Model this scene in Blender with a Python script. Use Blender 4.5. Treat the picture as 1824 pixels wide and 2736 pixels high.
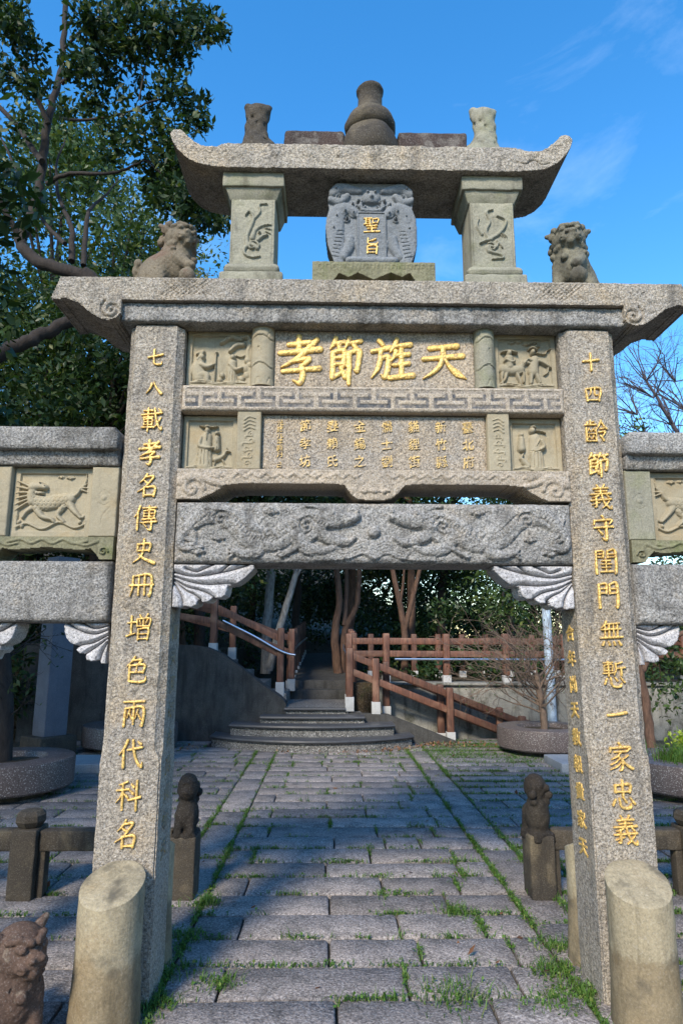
import bpy, bmesh, math, random
import numpy as np
from mathutils import Vector, Matrix, noise as mn

random.seed(7); rng = np.random.default_rng(7)
for o in list(bpy.data.objects): bpy.data.objects.remove(o)
SC = bpy.context.scene; COL = SC.collection
R = math.radians

# ------------------------------------------------------------------ camera
cam_d = bpy.data.cameras.new('camera'); cam = bpy.data.objects.new('camera', cam_d); COL.objects.link(cam)
cam_d.sensor_fit = 'VERTICAL'; cam_d.sensor_height = 36; cam_d.lens = 23.19; cam_d.clip_end = 2000; cam_d.clip_start = 0.05
PITCH, YAW, ROLL = R(11.17), R(1.0), R(0.19)
fw = Vector((math.sin(YAW)*math.cos(PITCH), math.cos(YAW)*math.cos(PITCH), math.sin(PITCH)))
rt = Vector((math.cos(YAW), -math.sin(YAW), 0)); up = rt.cross(fw)
rr = rt*math.cos(ROLL)+up*math.sin(ROLL); uu = up*math.cos(ROLL)-rt*math.sin(ROLL)
cam.matrix_world = Matrix(((rr.x, uu.x, -fw.x, -0.22), (rr.y, uu.y, -fw.y, -3.22), (rr.z, uu.z, -fw.z, 1.55), (0, 0, 0, 1)))
SC.camera = cam

# ------------------------------------------------------------------ light
SUN_DIR = Vector((-0.31, -0.74, 0.60)).normalized()      # towards the sun
wd = bpy.data.worlds.new('World'); SC.world = wd; wd.use_nodes = True
nt = wd.node_tree; bg = nt.nodes['Background']; bg.inputs[1].default_value = 0.15
sky = nt.nodes.new('ShaderNodeTexSky'); sky.sky_type = 'NISHITA'; sky.sun_disc = False
sky.sun_elevation = math.asin(SUN_DIR.z); sky.sun_rotation = math.atan2(SUN_DIR.x, SUN_DIR.y)
sky.air_density = 1.15; sky.dust_density = 0.3; sky.ozone_density = 2.2
hs = nt.nodes.new('ShaderNodeHueSaturation'); hs.inputs['Saturation'].default_value = 1.37; hs.inputs['Value'].default_value = 1.0
nt.links.new(sky.outputs[0], hs.inputs['Color'])
tc = nt.nodes.new('ShaderNodeTexCoord'); mp = nt.nodes.new('ShaderNodeMapping'); mp.inputs['Scale'].default_value = (2.2, 2.2, 5.0); mp.inputs['Location'].default_value = (2.4, 1.1, 0.9)
nz = nt.nodes.new('ShaderNodeTexNoise'); nz.inputs['Scale'].default_value = 1.5; nz.inputs['Detail'].default_value = 7; nz.inputs['Roughness'].default_value = 0.62; nz.inputs['Distortion'].default_value = 0.6
rp = nt.nodes.new('ShaderNodeValToRGB'); rp.color_ramp.elements[0].position = 0.55; rp.color_ramp.elements[1].position = 0.95; rp.color_ramp.elements[1].color = (.17, .17, .17, 1)
mx = nt.nodes.new('ShaderNodeMixRGB'); mx.inputs[2].default_value = (6.5, 7.2, 8.0, 1)
nt.links.new(tc.outputs['Generated'], mp.inputs[0]); nt.links.new(mp.outputs[0], nz.inputs[0]); nt.links.new(nz.outputs[0], rp.inputs[0])
nt.links.new(rp.outputs[0], mx.inputs[0]); nt.links.new(hs.outputs[0], mx.inputs[1]); nt.links.new(mx.outputs[0], bg.inputs[0])
sd = bpy.data.lights.new('sun', 'SUN'); sd.energy = 2.45; sd.angle = R(11); sd.color = (1.0, 0.89, 0.73)
sun = bpy.data.objects.new('sun', sd); COL.objects.link(sun); sun.rotation_euler = (-SUN_DIR).to_track_quat('-Z', 'Y').to_euler()
SC.view_settings.view_transform = 'Standard'; SC.view_settings.look = 'None'; SC.view_settings.exposure = 1.15; SC.view_settings.gamma = 1.0

# ------------------------------------------------------------------ materials
def newmat(name):
    m = bpy.data.materials.new(name); m.use_nodes = True
    return m, m.node_tree, m.node_tree.nodes['Principled BSDF']
def N(t, k, **kw):
    n = t.nodes.new(k)
    for a, b in kw.items():
        if a in n.inputs: n.inputs[a].default_value = b
        else: setattr(n, a, b)
    return n
def L(t, a, b): t.links.new(a, b)
def ramp(t, src, p0, p1, c0, c1):
    r = t.nodes.new('ShaderNodeValToRGB'); e = r.color_ramp.elements
    e[0].position, e[1].position = p0, p1
    e[0].color = (*c0, 1) if len(c0) == 3 else c0; e[1].color = (*c1, 1)
    L(t, src, r.inputs[0]); return r.outputs[0]
def mixc(t, f, a, b, mode='MIX'):
    m = t.nodes.new('ShaderNodeMixRGB'); m.blend_type = mode
    if isinstance(f, (int, float)): m.inputs[0].default_value = f
    else: L(t, f, m.inputs[0])
    for i, v in ((1, a), (2, b)):
        if isinstance(v, tuple): m.inputs[i].default_value = (*v, 1)
        else: L(t, v, m.inputs[i])
    return m.outputs[0]
G1, G0 = (1, 1, 1), (0, 0, 0)
def stone(name, c1, c2, grain=110, gcon=0.5, bump=0.5, bdist=0.006, stain=0.5, stain_c=(.05, .045, .04), rough=0.85, patch=None, patch_amt=.5, patch_s=5, rnd=0.0, paint=None, drip=.56, speck=0.5, pthr=.52, band=None, lich=0.0):
    m, t, b = newmat(name)
    tc = N(t, 'ShaderNodeTexCoord'); P = tc.outputs['Object']
    if rnd:
        oi = N(t, 'ShaderNodeObjectInfo'); ad = N(t, 'ShaderNodeVectorMath', operation='ADD'); cx = N(t, 'ShaderNodeCombineXYZ')
        mul = N(t, 'ShaderNodeMath', operation='MULTIPLY'); mul.inputs[1].default_value = 37.0
        L(t, oi.outputs['Random'], mul.inputs[0]); L(t, mul.outputs[0], cx.inputs[0]); L(t, mul.outputs[0], cx.inputs[1]); L(t, P, ad.inputs[0]); L(t, cx.outputs[0], ad.inputs[1]); P = ad.outputs[0]
    big = N(t, 'ShaderNodeTexNoise', Scale=4.5, Detail=6.0, Roughness=0.6); L(t, P, big.inputs[0])
    col = ramp(t, big.outputs[0], .34, .66, c1, c2)
    if patch:
        pn = N(t, 'ShaderNodeTexNoise', Scale=patch_s, Detail=5.0, Roughness=0.65, Distortion=0.4); L(t, P, pn.inputs[0])
        col = mixc(t, ramp(t, pn.outputs[0], pthr, pthr+.14, G0, (patch_amt,)*3), col, patch)
    g = N(t, 'ShaderNodeTexNoise', Scale=grain, Detail=2.5, Roughness=0.7); L(t, P, g.inputs[0])
    lo, hi = 1-gcon, 1+gcon*.55
    col = mixc(t, 1.0, col, ramp(t, g.outputs[0], .32, .68, (lo,)*3, (hi,)*3), 'MULTIPLY')
    if speck:
        v = N(t, 'ShaderNodeTexNoise', Scale=grain*1.9, Detail=0.0); L(t, P, v.inputs[0])
        col = mixc(t, ramp(t, v.outputs[0], .62, .70, G0, (speck,)*3), col, (.03, .03, .03))
        v2 = N(t, 'ShaderNodeTexNoise', Scale=grain*1.5, Detail=0.0); L(t, P, v2.inputs[0])
        col = mixc(t, ramp(t, v2.outputs[0], .63, .72, G0, (speck*.7,)*3), col, (.62, .6, .57))
    if stain:
        mp = N(t, 'ShaderNodeMapping'); mp.inputs['Scale'].default_value = (9, 9, 1.6); L(t, P, mp.inputs[0])
        s = N(t, 'ShaderNodeTexNoise', Scale=1.0, Detail=6.0, Roughness=0.68, Distortion=0.3); L(t, mp.outputs[0], s.inputs[0])
        col = mixc(t, ramp(t, s.outputs[0], drip, drip+.16, G0, (stain,)*3), col, stain_c)
    if lich:
        ln = N(t, 'ShaderNodeTexNoise', Scale=2.6, Detail=9.0, Roughness=.72, Distortion=.5); L(t, P, ln.inputs[0])
        col = mixc(t, ramp(t, ln.outputs[0], .56, .64, G0, (lich,)*3), col, mixc(t, 1.0, col, (.42, .42, .41), 'MULTIPLY'))
        l2 = N(t, 'ShaderNodeTexNoise', Scale=11.0, Detail=8.0, Roughness=.75); L(t, P, l2.inputs[0])
        col = mixc(t, ramp(t, l2.outputs[0], .60, .66, G0, (lich*.8,)*3), col, (.09, .09, .085))
    if band:      # ragged old soil line with smoke-dark smears
        sx = N(t, 'ShaderNodeSeparateXYZ'); L(t, P, sx.inputs[0]); wn = N(t, 'ShaderNodeTexNoise', Scale=7.0, Detail=5.0, Roughness=.7); L(t, P, wn.inputs[0])
        ad_ = N(t, 'ShaderNodeMath', operation='MULTIPLY_ADD'); L(t, wn.outputs[0], ad_.inputs[0]); ad_.inputs[1].default_value = .22; L(t, sx.outputs[2], ad_.inputs[2])
        f0 = ramp(t, ad_.outputs[0], band, band+.03, (.75,)*3, G0); col = mixc(t, f0, col, mixc(t, 1.0, col, (.62, .56, .50), 'MULTIPLY'))
        f1 = ramp(t, ad_.outputs[0], band-.03, band+.012, G0, (1, 1, 1)); f2 = ramp(t, ad_.outputs[0], band+.012, band+.06, (1, 1, 1), G0); w3 = N(t, 'ShaderNodeTexNoise', Scale=5.0, Detail=3.0); L(t, P, w3.inputs[0])
        col = mixc(t, mixc(t, 1.0, mixc(t, 1.0, f1, f2, 'MULTIPLY'), ramp(t, w3.outputs[0], .5, .62, G0, (.75,)*3), 'MULTIPLY'), col, (.085, .078, .062))
        w4 = N(t, 'ShaderNodeTexNoise', Scale=6.5, Detail=3.0); L(t, P, w4.inputs[0]); col = mixc(t, ramp(t, w4.outputs[0], .60, .74, G0, (.75,)*3), col, (.06, .055, .045))
    if rnd:
        mm = N(t, 'ShaderNodeMapRange'); mm.inputs[3].default_value = 1-rnd; mm.inputs[4].default_value = 1+rnd; L(t, oi.outputs['Random'], mm.inputs[0])
        hv = N(t, 'ShaderNodeHueSaturation'); L(t, mm.outputs[0], hv.inputs['Value']); L(t, col, hv.inputs['Color']); col = hv.outputs[0]
    if paint:
        at = N(t, 'ShaderNodeAttribute', attribute_name='paint')
        w = N(t, 'ShaderNodeTexNoise', Scale=22.0, Detail=5.0, Roughness=.7); L(t, P, w.inputs[0])
        f = mixc(t, 1.0, at.outputs['Color'], ramp(t, w.outputs[0], .34, .6, (.3,)*3, (1.0,)*3), 'MULTIPLY')
        col = mixc(t, f, col, mixc(t, 1.0, paint, ramp(t, g.outputs[0], .3, .7, (.6,)*3, (1.2,)*3), 'MULTIPLY'))
    L(t, col, b.inputs['Base Color']); b.inputs['Roughness'].default_value = rough
    b.inputs['Specular IOR Level'].default_value = 0.25
    bn = N(t, 'ShaderNodeTexNoise', Scale=grain*.62, Detail=4.0, Roughness=0.72); L(t, P, bn.inputs[0])
    bp = N(t, 'ShaderNodeBump', Strength=bump, Distance=bdist); L(t, bn.outputs[0], bp.inputs['Height']); L(t, bp.outputs[0], b.inputs['Normal'])
    return m
GRANITE = stone('weathered granite', (.43, .375, .30), (.34, .305, .26), 90, .6, 1.0, .016, .6, (.085, .08, .072), patch=(.46, .36, .235), patch_amt=.6, patch_s=3.0, drip=.52, rnd=.07, lich=.55)
GRANITE_B = stone('grey granite', (.40, .385, .36), (.30, .29, .275), 90, .62, 1.0, .017, .6, (.07, .066, .06), patch=(.43, .35, .25), patch_amt=.45, drip=.51, rnd=.09, lich=.75)
GRANITE_P = stone('pale granite with painted fret', (.46, .38, .285), (.38, .325, .26), 105, .42, .6, .009, .3, (.09, .08, .07), paint=(.085, .09, .10), rnd=.05, lich=.45)
GRANITE_W = stone('warm tan granite', (.45, .365, .265), (.37, .31, .24), 90, .55, .9, .013, .4, (.10, .09, .08), patch=(.33, .31, .285), patch_amt=.6, patch_s=3.0, drip=.55, rnd=.05, lich=.35)
WHITE_G = stone('new white granite', (.53, .52, .53), (.42, .41, .42), 95, .45, .5, .006, .55, (.12, .11, .10), speck=.6, drip=.55, patch=(.36, .35, .34), patch_amt=.6)
SAND = stone('olive sandstone', (.35, .305, .215), (.29, .255, .18), 160, .14, .25, .003, .35, (.085, .075, .05), speck=0.06, patch=(.32, .24, .13), patch_amt=.5, drip=.57, rnd=.08, lich=.3)
SAND_G = stone('grey green sandstone', (.30, .285, .215), (.235, .225, .175), 120, .25, .4, .005, .6, (.055, .05, .035), speck=.12, patch=(.20, .205, .12), patch_amt=.6, drip=.54, rnd=.06, lich=.6)
SAND_Y = stone('yellow sandstone', (.37, .315, .21), (.28, .24, .16), 80, .22, .55, .006, .55, (.075, .065, .045), speck=.15, patch=(.26, .20, .115), patch_amt=.7, drip=.54, band=.37)
SLATE = stone('blue grey carved stone', (.205, .22, .235), (.155, .168, .18), 130, .3, .4, .005, .35, (.05, .05, .05), speck=.15, drip=.6)
MOSSY = stone('mossy sandstone', (.22, .205, .13), (.17, .165, .10), 120, .3, .5, .005, .6, (.05, .048, .03), speck=.1, patch=(.13, .15, .05), patch_amt=.8, drip=.54)
DARKST = stone('blackened stone', (.075, .062, .046), (.045, .039, .032), 110, .35, .5, .006, .6, (.02, .018, .016), speck=.1, patch=(.19, .155, .10), patch_amt=.6, patch_s=3)
LIONST = stone('brown lion sandstone', (.20, .165, .115), (.15, .125, .09), 120, .3, .5, .005, .6, (.04, .035, .028), speck=.1, patch=(.15, .085, .06), patch_amt=.7, drip=.54)
LIONG = stone('green grey lion sandstone', (.20, .185, .135), (.15, .14, .105), 120, .3, .5, .005, .6, (.035, .032, .026), speck=.1, patch=(.10, .09, .07), patch_amt=.8, drip=.53)
REDST = stone('red brown lion stone', (.125, .078, .056), (.085, .055, .042), 110, .35, .5, .005, .5, (.03, .02, .016), speck=.12, patch=(.30, .26, .20), patch_amt=.75, patch_s=9, pthr=.60)
BLACKST = stone('black weathered stone', (.03, .024, .02), (.018, .016, .014), 110, .35, .5, .006, .5, (.015, .013, .012), speck=.08, patch=(.05, .042, .032), patch_amt=.6, patch_s=3)
RIDGE = stone('red black ridge stone', (.075, .05, .043), (.04, .03, .027), 100, .4, .6, .006, .7, (.014, .012, .012), speck=.15, patch=(.2, .18, .16), patch_amt=.6, patch_s=9)
PAVE = stone('granite paving', (.325, .287, .268), (.24, .213, .202), 70, .62, 1.0, .012, .55, (.085, .08, .078), rnd=.2, speck=.45, drip=.53, patch=(.12, .112, .105), patch_amt=.6, patch_s=6, pthr=.50)
PLANTER = stone('polished brown granite', (.115, .09, .084), (.09, .072, .067), 60, .3, .08, .002, .15, (.07, .06, .055), rough=.42, speck=.5)
CONC = stone('old concrete', (.30, .29, .255), (.22, .215, .19), 90, .25, .5, .005, .85, (.055, .052, .045), speck=.12, patch=(.07, .07, .05), patch_amt=.85, patch_s=4, drip=.5)
CONC_D = stone('dark stained concrete', (.075, .073, .068), (.045, .044, .042), 90, .25, .4, .005, .8, (.03, .03, .027), speck=.1, drip=.48)  # stained, with the base colour lowered further to carry deep tree shade
AGGR = stone('exposed aggregate', (.19, .185, .175), (.14, .137, .13), 45, .75, .8, .008, .3, (.05, .05, .045), speck=.8)
NOSING = stone('dark step nosing', (.075, .078, .085), (.055, .057, .062), 90, .2, .2, .003, .2, (.03, .03, .03), rough=.4, speck=.1)
STELE = stone('blue grey stele stone', (.15, .16, .19), (.12, .13, .155), 110, .25, .3, .004, .4, (.09, .09, .09), speck=.1)
SLAB = stone('pale grey slab', (.33, .35, .36), (.27, .285, .30), 100, .25, .3, .004, .4, (.1, .1, .1), speck=.2)
CUFF = stone('grey concrete cuff', (.46, .46, .45), (.38, .38, .37), 90, .15, .2, .003, .3, (.15, .15, .14), speck=.05)
EARTH = stone('damp soil with litter', (.045, .034, .022), (.07, .052, .03), 30, .6, .9, .03, .3, (.02, .016, .01), speck=.1, patch=(.05, .06, .02), patch_amt=.6)
MORTAR = stone('soil filled joint', (.055, .048, .038), (.08, .07, .055), 60, .5, .7, .01, .3, (.03, .026, .02), speck=.1, patch=(.04, .06, .02), patch_amt=.6, patch_s=3)

def wood():
    m, t, b = newmat('red brown timber'); tc = N(t, 'ShaderNodeTexCoord'); oi = N(t, 'ShaderNodeObjectInfo')
    mp = N(t, 'ShaderNodeMapping'); mp.inputs['Scale'].default_value = (30, 30, 3); L(t, tc.outputs['Object'], mp.inputs[0])
    n = N(t, 'ShaderNodeTexNoise', Scale=1.2, Detail=6.0, Roughness=.65, Distortion=.8); L(t, mp.outputs[0], n.inputs[0])
    c = ramp(t, n.outputs[0], .36, .66, (.05, .022, .014), (.16, .066, .038))
    n2 = N(t, 'ShaderNodeTexNoise', Scale=5.0, Detail=4.0); L(t, tc.outputs['Object'], n2.inputs[0])
    c = mixc(t, ramp(t, n2.outputs[0], .52, .68, G0, (.6,)*3), c, (.22, .125, .08))
    mm = N(t, 'ShaderNodeMapRange'); mm.inputs[3].default_value = .72; mm.inputs[4].default_value = 1.3; L(t, oi.outputs['Random'], mm.inputs[0])
    hv = N(t, 'ShaderNodeHueSaturation'); L(t, mm.outputs[0], hv.inputs['Value']); L(t, c, hv.inputs['Color'])
    L(t, hv.outputs[0], b.inputs['Base Color']); b.inputs['Roughness'].default_value = .6
    bp = N(t, 'ShaderNodeBump', Strength=.5, Distance=.006); L(t, n.outputs[0], bp.inputs['Height']); L(t, bp.outputs[0], b.inputs['Normal'])
    return m
WOOD = wood()
def bark(name, c1, c2, s=22):
    m, t, b = newmat(name); tc = N(t, 'ShaderNodeTexCoord'); mp = N(t, 'ShaderNodeMapping'); mp.inputs['Scale'].default_value = (s, s, s*.3); L(t, tc.outputs['Object'], mp.inputs[0])
    n = N(t, 'ShaderNodeTexNoise', Scale=1.0, Detail=6.0, Roughness=.7); L(t, mp.outputs[0], n.inputs[0])
    L(t, ramp(t, n.outputs[0], .35, .68, c1, c2), b.inputs['Base Color']); b.inputs['Roughness'].default_value = .9
    bp = N(t, 'ShaderNodeBump', Strength=.8, Distance=.02); L(t, n.outputs[0], bp.inputs['Height']); L(t, bp.outputs[0], b.inputs['Normal']); return m
BARK = bark('dark bark', (.012, .009, .008), (.035, .026, .021)); BARK_R = bark('reddish bark', (.055, .03, .02), (.15, .085, .055)); BARK_G = bark('grey lichen bark', (.10, .10, .095), (.30, .30, .29))
TWIG = bark('brown twig', (.09, .065, .05), (.20, .14, .10), 60)
def leaf(name, c1, c2, c3, rough=.42, tr=.25, pos=.85):
    m, t, b = newmat(name); g = N(t, 'ShaderNodeNewGeometry')
    r = t.nodes.new('ShaderNodeValToRGB'); e = r.color_ramp.elements; e[0].color = (*c1, 1); e[1].position = pos; e[1].color = (*c2, 1)
    x = e.new(1.0); x.color = (*c3, 1); L(t, g.outputs['Random Per Island'], r.inputs[0])
    L(t, r.outputs[0], b.inputs['Base Color']); b.inputs['Roughness'].default_value = rough; b.inputs['Specular IOR Level'].default_value = .3
    if tr:
        tl = N(t, 'ShaderNodeBsdfTranslucent'); L(t, mixc(t, 1.0, r.outputs[0], (1.4, 1.5, .6), 'MULTIPLY'), tl.inputs[0])
        ms = N(t, 'ShaderNodeMixShader'); ms.inputs[0].default_value = tr; out = t.nodes['Material Output']
        L(t, b.outputs[0], ms.inputs[1]); L(t, tl.outputs[0], ms.inputs[2]); L(t, ms.outputs[0], out.inputs[0])
    return m
LEAF_D = leaf('dark glossy leaf', (.012, .028, .010), (.032, .064, .018), (.09, .11, .025), .5)
LEAF_M = leaf('mid green leaf', (.025, .05, .016), (.065, .11, .03), (.15, .17, .045))
LEAF_F = leaf('forest leaf', (.014, .032, .013), (.04, .078, .025), (.12, .14, .04))
LEAF_Y = leaf('olive yellow leaf', (.10, .095, .02), (.20, .17, .035), (.24, .17, .04))
LEAF_L = leaf('bright lime leaf', (.16, .24, .02), (.32, .40, .04), (.42, .46, .08))
GRASS = leaf('joint grass', (.04, .095, .016), (.10, .20, .035), (.19, .21, .06), .5)
LITTER = leaf('dry fallen leaf', (.11, .05, .025), (.22, .11, .055), (.30, .20, .09), .8, 0)
def simple(name, c, rough=.5, metal=0.0, nscale=0, namt=.2):
    m, t, b = newmat(name); b.inputs['Base Color'].default_value = (*c, 1); b.inputs['Roughness'].default_value = rough; b.inputs['Metallic'].default_value = metal
    if nscale:
        tc = N(t, 'ShaderNodeTexCoord'); n = N(t, 'ShaderNodeTexNoise', Scale=nscale, Detail=4.0); L(t, tc.outputs['Object'], n.inputs[0])
        L(t, mixc(t, 1.0, c, ramp(t, n.outputs[0], .3, .7, (1-namt,)*3, (1+namt,)*3), 'MULTIPLY'), b.inputs['Base Color'])
        bp = N(t, 'ShaderNodeBump', Strength=.5, Distance=.003); L(t, n.outputs[0], bp.inputs['Height']); L(t, bp.outputs[0], b.inputs['Normal'])
    return m
def gilding(name, c, wear, rough, metal, under):
    m, t, b = newmat(name); tc = N(t, 'ShaderNodeTexCoord'); n = N(t, 'ShaderNodeTexNoise', Scale=130.0, Detail=4.0); L(t, tc.outputs['Object'], n.inputs[0]); w = N(t, 'ShaderNodeTexNoise', Scale=48.0, Detail=6.0, Roughness=.75); L(t, tc.outputs['Object'], w.inputs[0])
    col = mixc(t, 1.0, c, ramp(t, n.outputs[0], .3, .7, (.62,)*3, (1.25,)*3), 'MULTIPLY'); f = ramp(t, w.outputs[0], wear, wear+.10, (1, 1, 1), G0)
    L(t, mixc(t, f, col, under), b.inputs['Base Color']); b.inputs['Roughness'].default_value = rough
    mt = N(t, 'ShaderNodeMath', operation='MULTIPLY'); inv = N(t, 'ShaderNodeMath', operation='SUBTRACT'); inv.inputs[0].default_value = 1.0; L(t, f, inv.inputs[1]); L(t, inv.outputs[0], mt.inputs[0]); mt.inputs[1].default_value = metal; L(t, mt.outputs[0], b.inputs['Metallic'])
    bp = N(t, 'ShaderNodeBump', Strength=.8, Distance=.004); L(t, w.outputs[0], bp.inputs['Height']); L(t, bp.outputs[0], b.inputs['Normal']); return m
GOLD = gilding('gilding', (.80, .53, .16), .36, .45, .35, (.28, .19, .09))
GOLD_I = gilding('thin gilding', (.66, .46, .17), .42, .5, .3, (.33, .26, .18))
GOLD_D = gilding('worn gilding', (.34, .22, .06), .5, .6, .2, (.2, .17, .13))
STEEL = simple('stainless steel', (.62, .64, .67), .28, 1.0)
POLE = simple('pale blue painted steel', (.36, .44, .52), .45, .0, 14, .35)

# ------------------------------------------------------------------ mesh helpers
def link(name, me, mat, parent=None):
    o = bpy.data.objects.new(name, me); COL.objects.link(o)
    if mat: me.materials.append(mat) if len(me.materials) == 0 else None
    if parent:
        o.parent = parent; p = Vector((0, 0, 0)); q = parent
        while q: p += q.location; q = q.parent
        o.location = -p                       # mesh data stays in world coordinates
    return o
def mesh(name, V, F, mat, parent=None, smooth=True, ang=40):
    me = bpy.data.meshes.new(name); me.from_pydata(V if isinstance(V, list) else V.tolist(), [], F if isinstance(F, list) else F.tolist())
    if smooth:
        me.polygons.foreach_set('use_smooth', [True]*len(me.polygons)); me.set_sharp_from_angle(angle=R(ang))
    me.update(); return link(name, me, mat, parent)
def empty(name, loc, label, cat, group=None):
    o = bpy.data.objects.new(name, None); COL.objects.link(o); o.location = loc; o.empty_display_size = .1
    return tag(o, label, cat, group)
def tag(o, label=None, cat=None, group=None, kind=None):
    if label: o['label'] = label
    if cat: o['category'] = cat
    if group: o['group'] = group
    if kind: o['kind'] = kind
    return o
def rough_noise(V, amp, sc, seed=0.0):
    if not amp: return V
    out = V.copy()
    for i, p in enumerate(V):
        q = Vector((p[0]*sc+seed, p[1]*sc, p[2]*sc))
        out[i] += np.array(mn.noise_vector(q))*amp + np.array(mn.noise_vector(q*3.1))*amp*.45
    return out
def rbox(x0, x1, y0, y1, z0, z1, r=.012, cell=.035, amp=.0022, sc=16, taper=None):
    """rounded, slightly rough block -> V, F"""
    c = np.array([(x0+x1)/2, (y0+y1)/2, (z0+z1)/2]); h = np.array([x1-x0, y1-y0, z1-z0])/2
    n = [max(1, min(70, int(round(2*h[i]/cell)))) for i in range(3)]
    def axis(i):
        inner = np.linspace(-h[i]+r, h[i]-r, n[i]+1)
        return np.concatenate([[-h[i], -h[i]+r*.35], inner, [h[i]-r*.35, h[i]]])
    ax = [axis(i) for i in range(3)]; V = []; F = []; idx = {}
    def vid(p):
        k = (round(p[0], 6), round(p[1], 6), round(p[2], 6))
        if k not in idx: idx[k] = len(V); V.append(p)
        return idx[k]
    for a in range(3):
        b, d = (a+1) % 3, (a+2) % 3
        for s in (-1, 1):
            B, D = ax[b], ax[d]; ids = np.zeros((len(B), len(D)), int)
            for i, u in enumerate(B):
                for j, w in enumerate(D):
                    p = [0, 0, 0]; p[a] = s*h[a]; p[b] = u; p[d] = w; ids[i, j] = vid(tuple(p))
            for i in range(len(B)-1):
                for j in range(len(D)-1):
                    q = [ids[i, j], ids[i+1, j], ids[i+1, j+1], ids[i, j+1]]
                    F.append(q if s > 0 else q[::-1])
    V = np.array(V); inn = np.clip(V, -(h-r), h-r); d = V-inn; l = np.linalg.norm(d, axis=1, keepdims=True); l[l == 0] = 1
    V = inn+d/l*r
    if taper: V[:, :2] *= (1+(taper-1)*((V[:, 2:3]+h[2])/(2*h[2])))
    V = V+c
    return rough_noise(V, amp, sc), F
def block(name, b, mat, parent=None, **k):
    V, F = rbox(*b, **k); return mesh(name, V, F, mat, parent)
def join(parts):
    Vs, Fs, o = [], [], 0
    for V, F in parts:
        V = np.asarray(V, float); Vs.append(V); Fs += [[i+o for i in f] for f in F]; o += len(V)
    return np.vstack(Vs), Fs
def plainbox(x0, x1, y0, y1, z0, z1):
    V = [(x, y, z) for x in (x0, x1) for y in (y0, y1) for z in (z0, z1)]
    return np.array(V, float), [[0, 1, 3, 2], [4, 6, 7, 5], [0, 4, 5, 1], [2, 3, 7, 6], [0, 2, 6, 4], [1, 5, 7, 3]]
def bar(p, q, w, h, bev=.006):
    """timber bar from p to q"""
    p, q = Vector(p), Vector(q); d = q-p; ln = d.length
    V, F = rbox(-w/2, w/2, -h/2, h/2, 0, ln, r=bev, cell=.25, amp=.0015, sc=9)
    M = d.to_track_quat('Z', 'Y').to_matrix()
    return np.array([M @ Vector(v) + p for v in V]), F
def tube(pts, rad, n=8, cap=True):
    pts = [Vector(p) for p in pts]; V, F = [], []; up = Vector((.3, .2, 1)).normalized()
    if not hasattr(rad, '__len__'): rad = [rad]*len(pts)
    for i, p in enumerate(pts):
        d = (pts[min(i+1, len(pts)-1)]-pts[max(i-1, 0)]).normalized(); a = d.cross(up)
        if a.length < 1e-3: a = d.cross(Vector((1, 0, 0)))
        a.normalize(); b = a.cross(d)
        for k in range(n):
            t = 2*math.pi*k/n; V.append(p+(a*math.cos(t)+b*math.sin(t))*rad[i])
    for i in range(len(pts)-1):
        for k in range(n): F.append([i*n+k, i*n+(k+1) % n, (i+1)*n+(k+1) % n, (i+1)*n+k])
    if cap: F.append(list(range(n))[::-1]); F.append([(len(pts)-1)*n+k for k in range(n)])
    return np.array([tuple(v) for v in V]), F
def spline(pts, n=8):
    P = [np.array(p, float) for p in pts]; P = [2*P[0]-P[1]]+P+[2*P[-1]-P[-2]]; out = []
    for i in range(1, len(P)-2):
        for k in range(n):
            t = k/n; a, b, c, d = P[i-1:i+3]
            out.append(.5*((2*b)+(-a+c)*t+(2*a-5*b+4*c-d)*t*t+(-a+3*b-3*c+d)*t**3))
    out.append(P[-2]); return out
def lathe(prof, cx, cy, n=40, amp=.0, sc=14):
    V, F = [], []
    for (r, z) in prof:
        for k in range(n):
            t = 2*math.pi*k/n; V.append((cx+r*math.cos(t), cy+r*math.sin(t), z))
    for i in range(len(prof)-1):
        for k in range(n): F.append([i*n+k, i*n+(k+1) % n, (i+1)*n+(k+1) % n, (i+1)*n+k])
    F.append(list(range(n))[::-1]); F.append([(len(prof)-1)*n+k for k in range(n)])
    return rough_noise(np.array(V), amp, sc), F
def vnoise(X, Z, s, seed=0):
    r = np.random.default_rng(seed).random((64, 64)); x, z = X*s, Z*s
    xi, zi = np.floor(x).astype(int), np.floor(z).astype(int); fx, fz = x-xi, z-zi; fx = fx*fx*(3-2*fx); fz = fz*fz*(3-2*fz)
    g = lambda a, b: r[a % 64, b % 64]
    return (g(xi, zi)*(1-fx)+g(xi+1, zi)*fx)*(1-fz)+(g(xi, zi+1)*(1-fx)+g(xi+1, zi+1)*fx)*fz-.5
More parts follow.
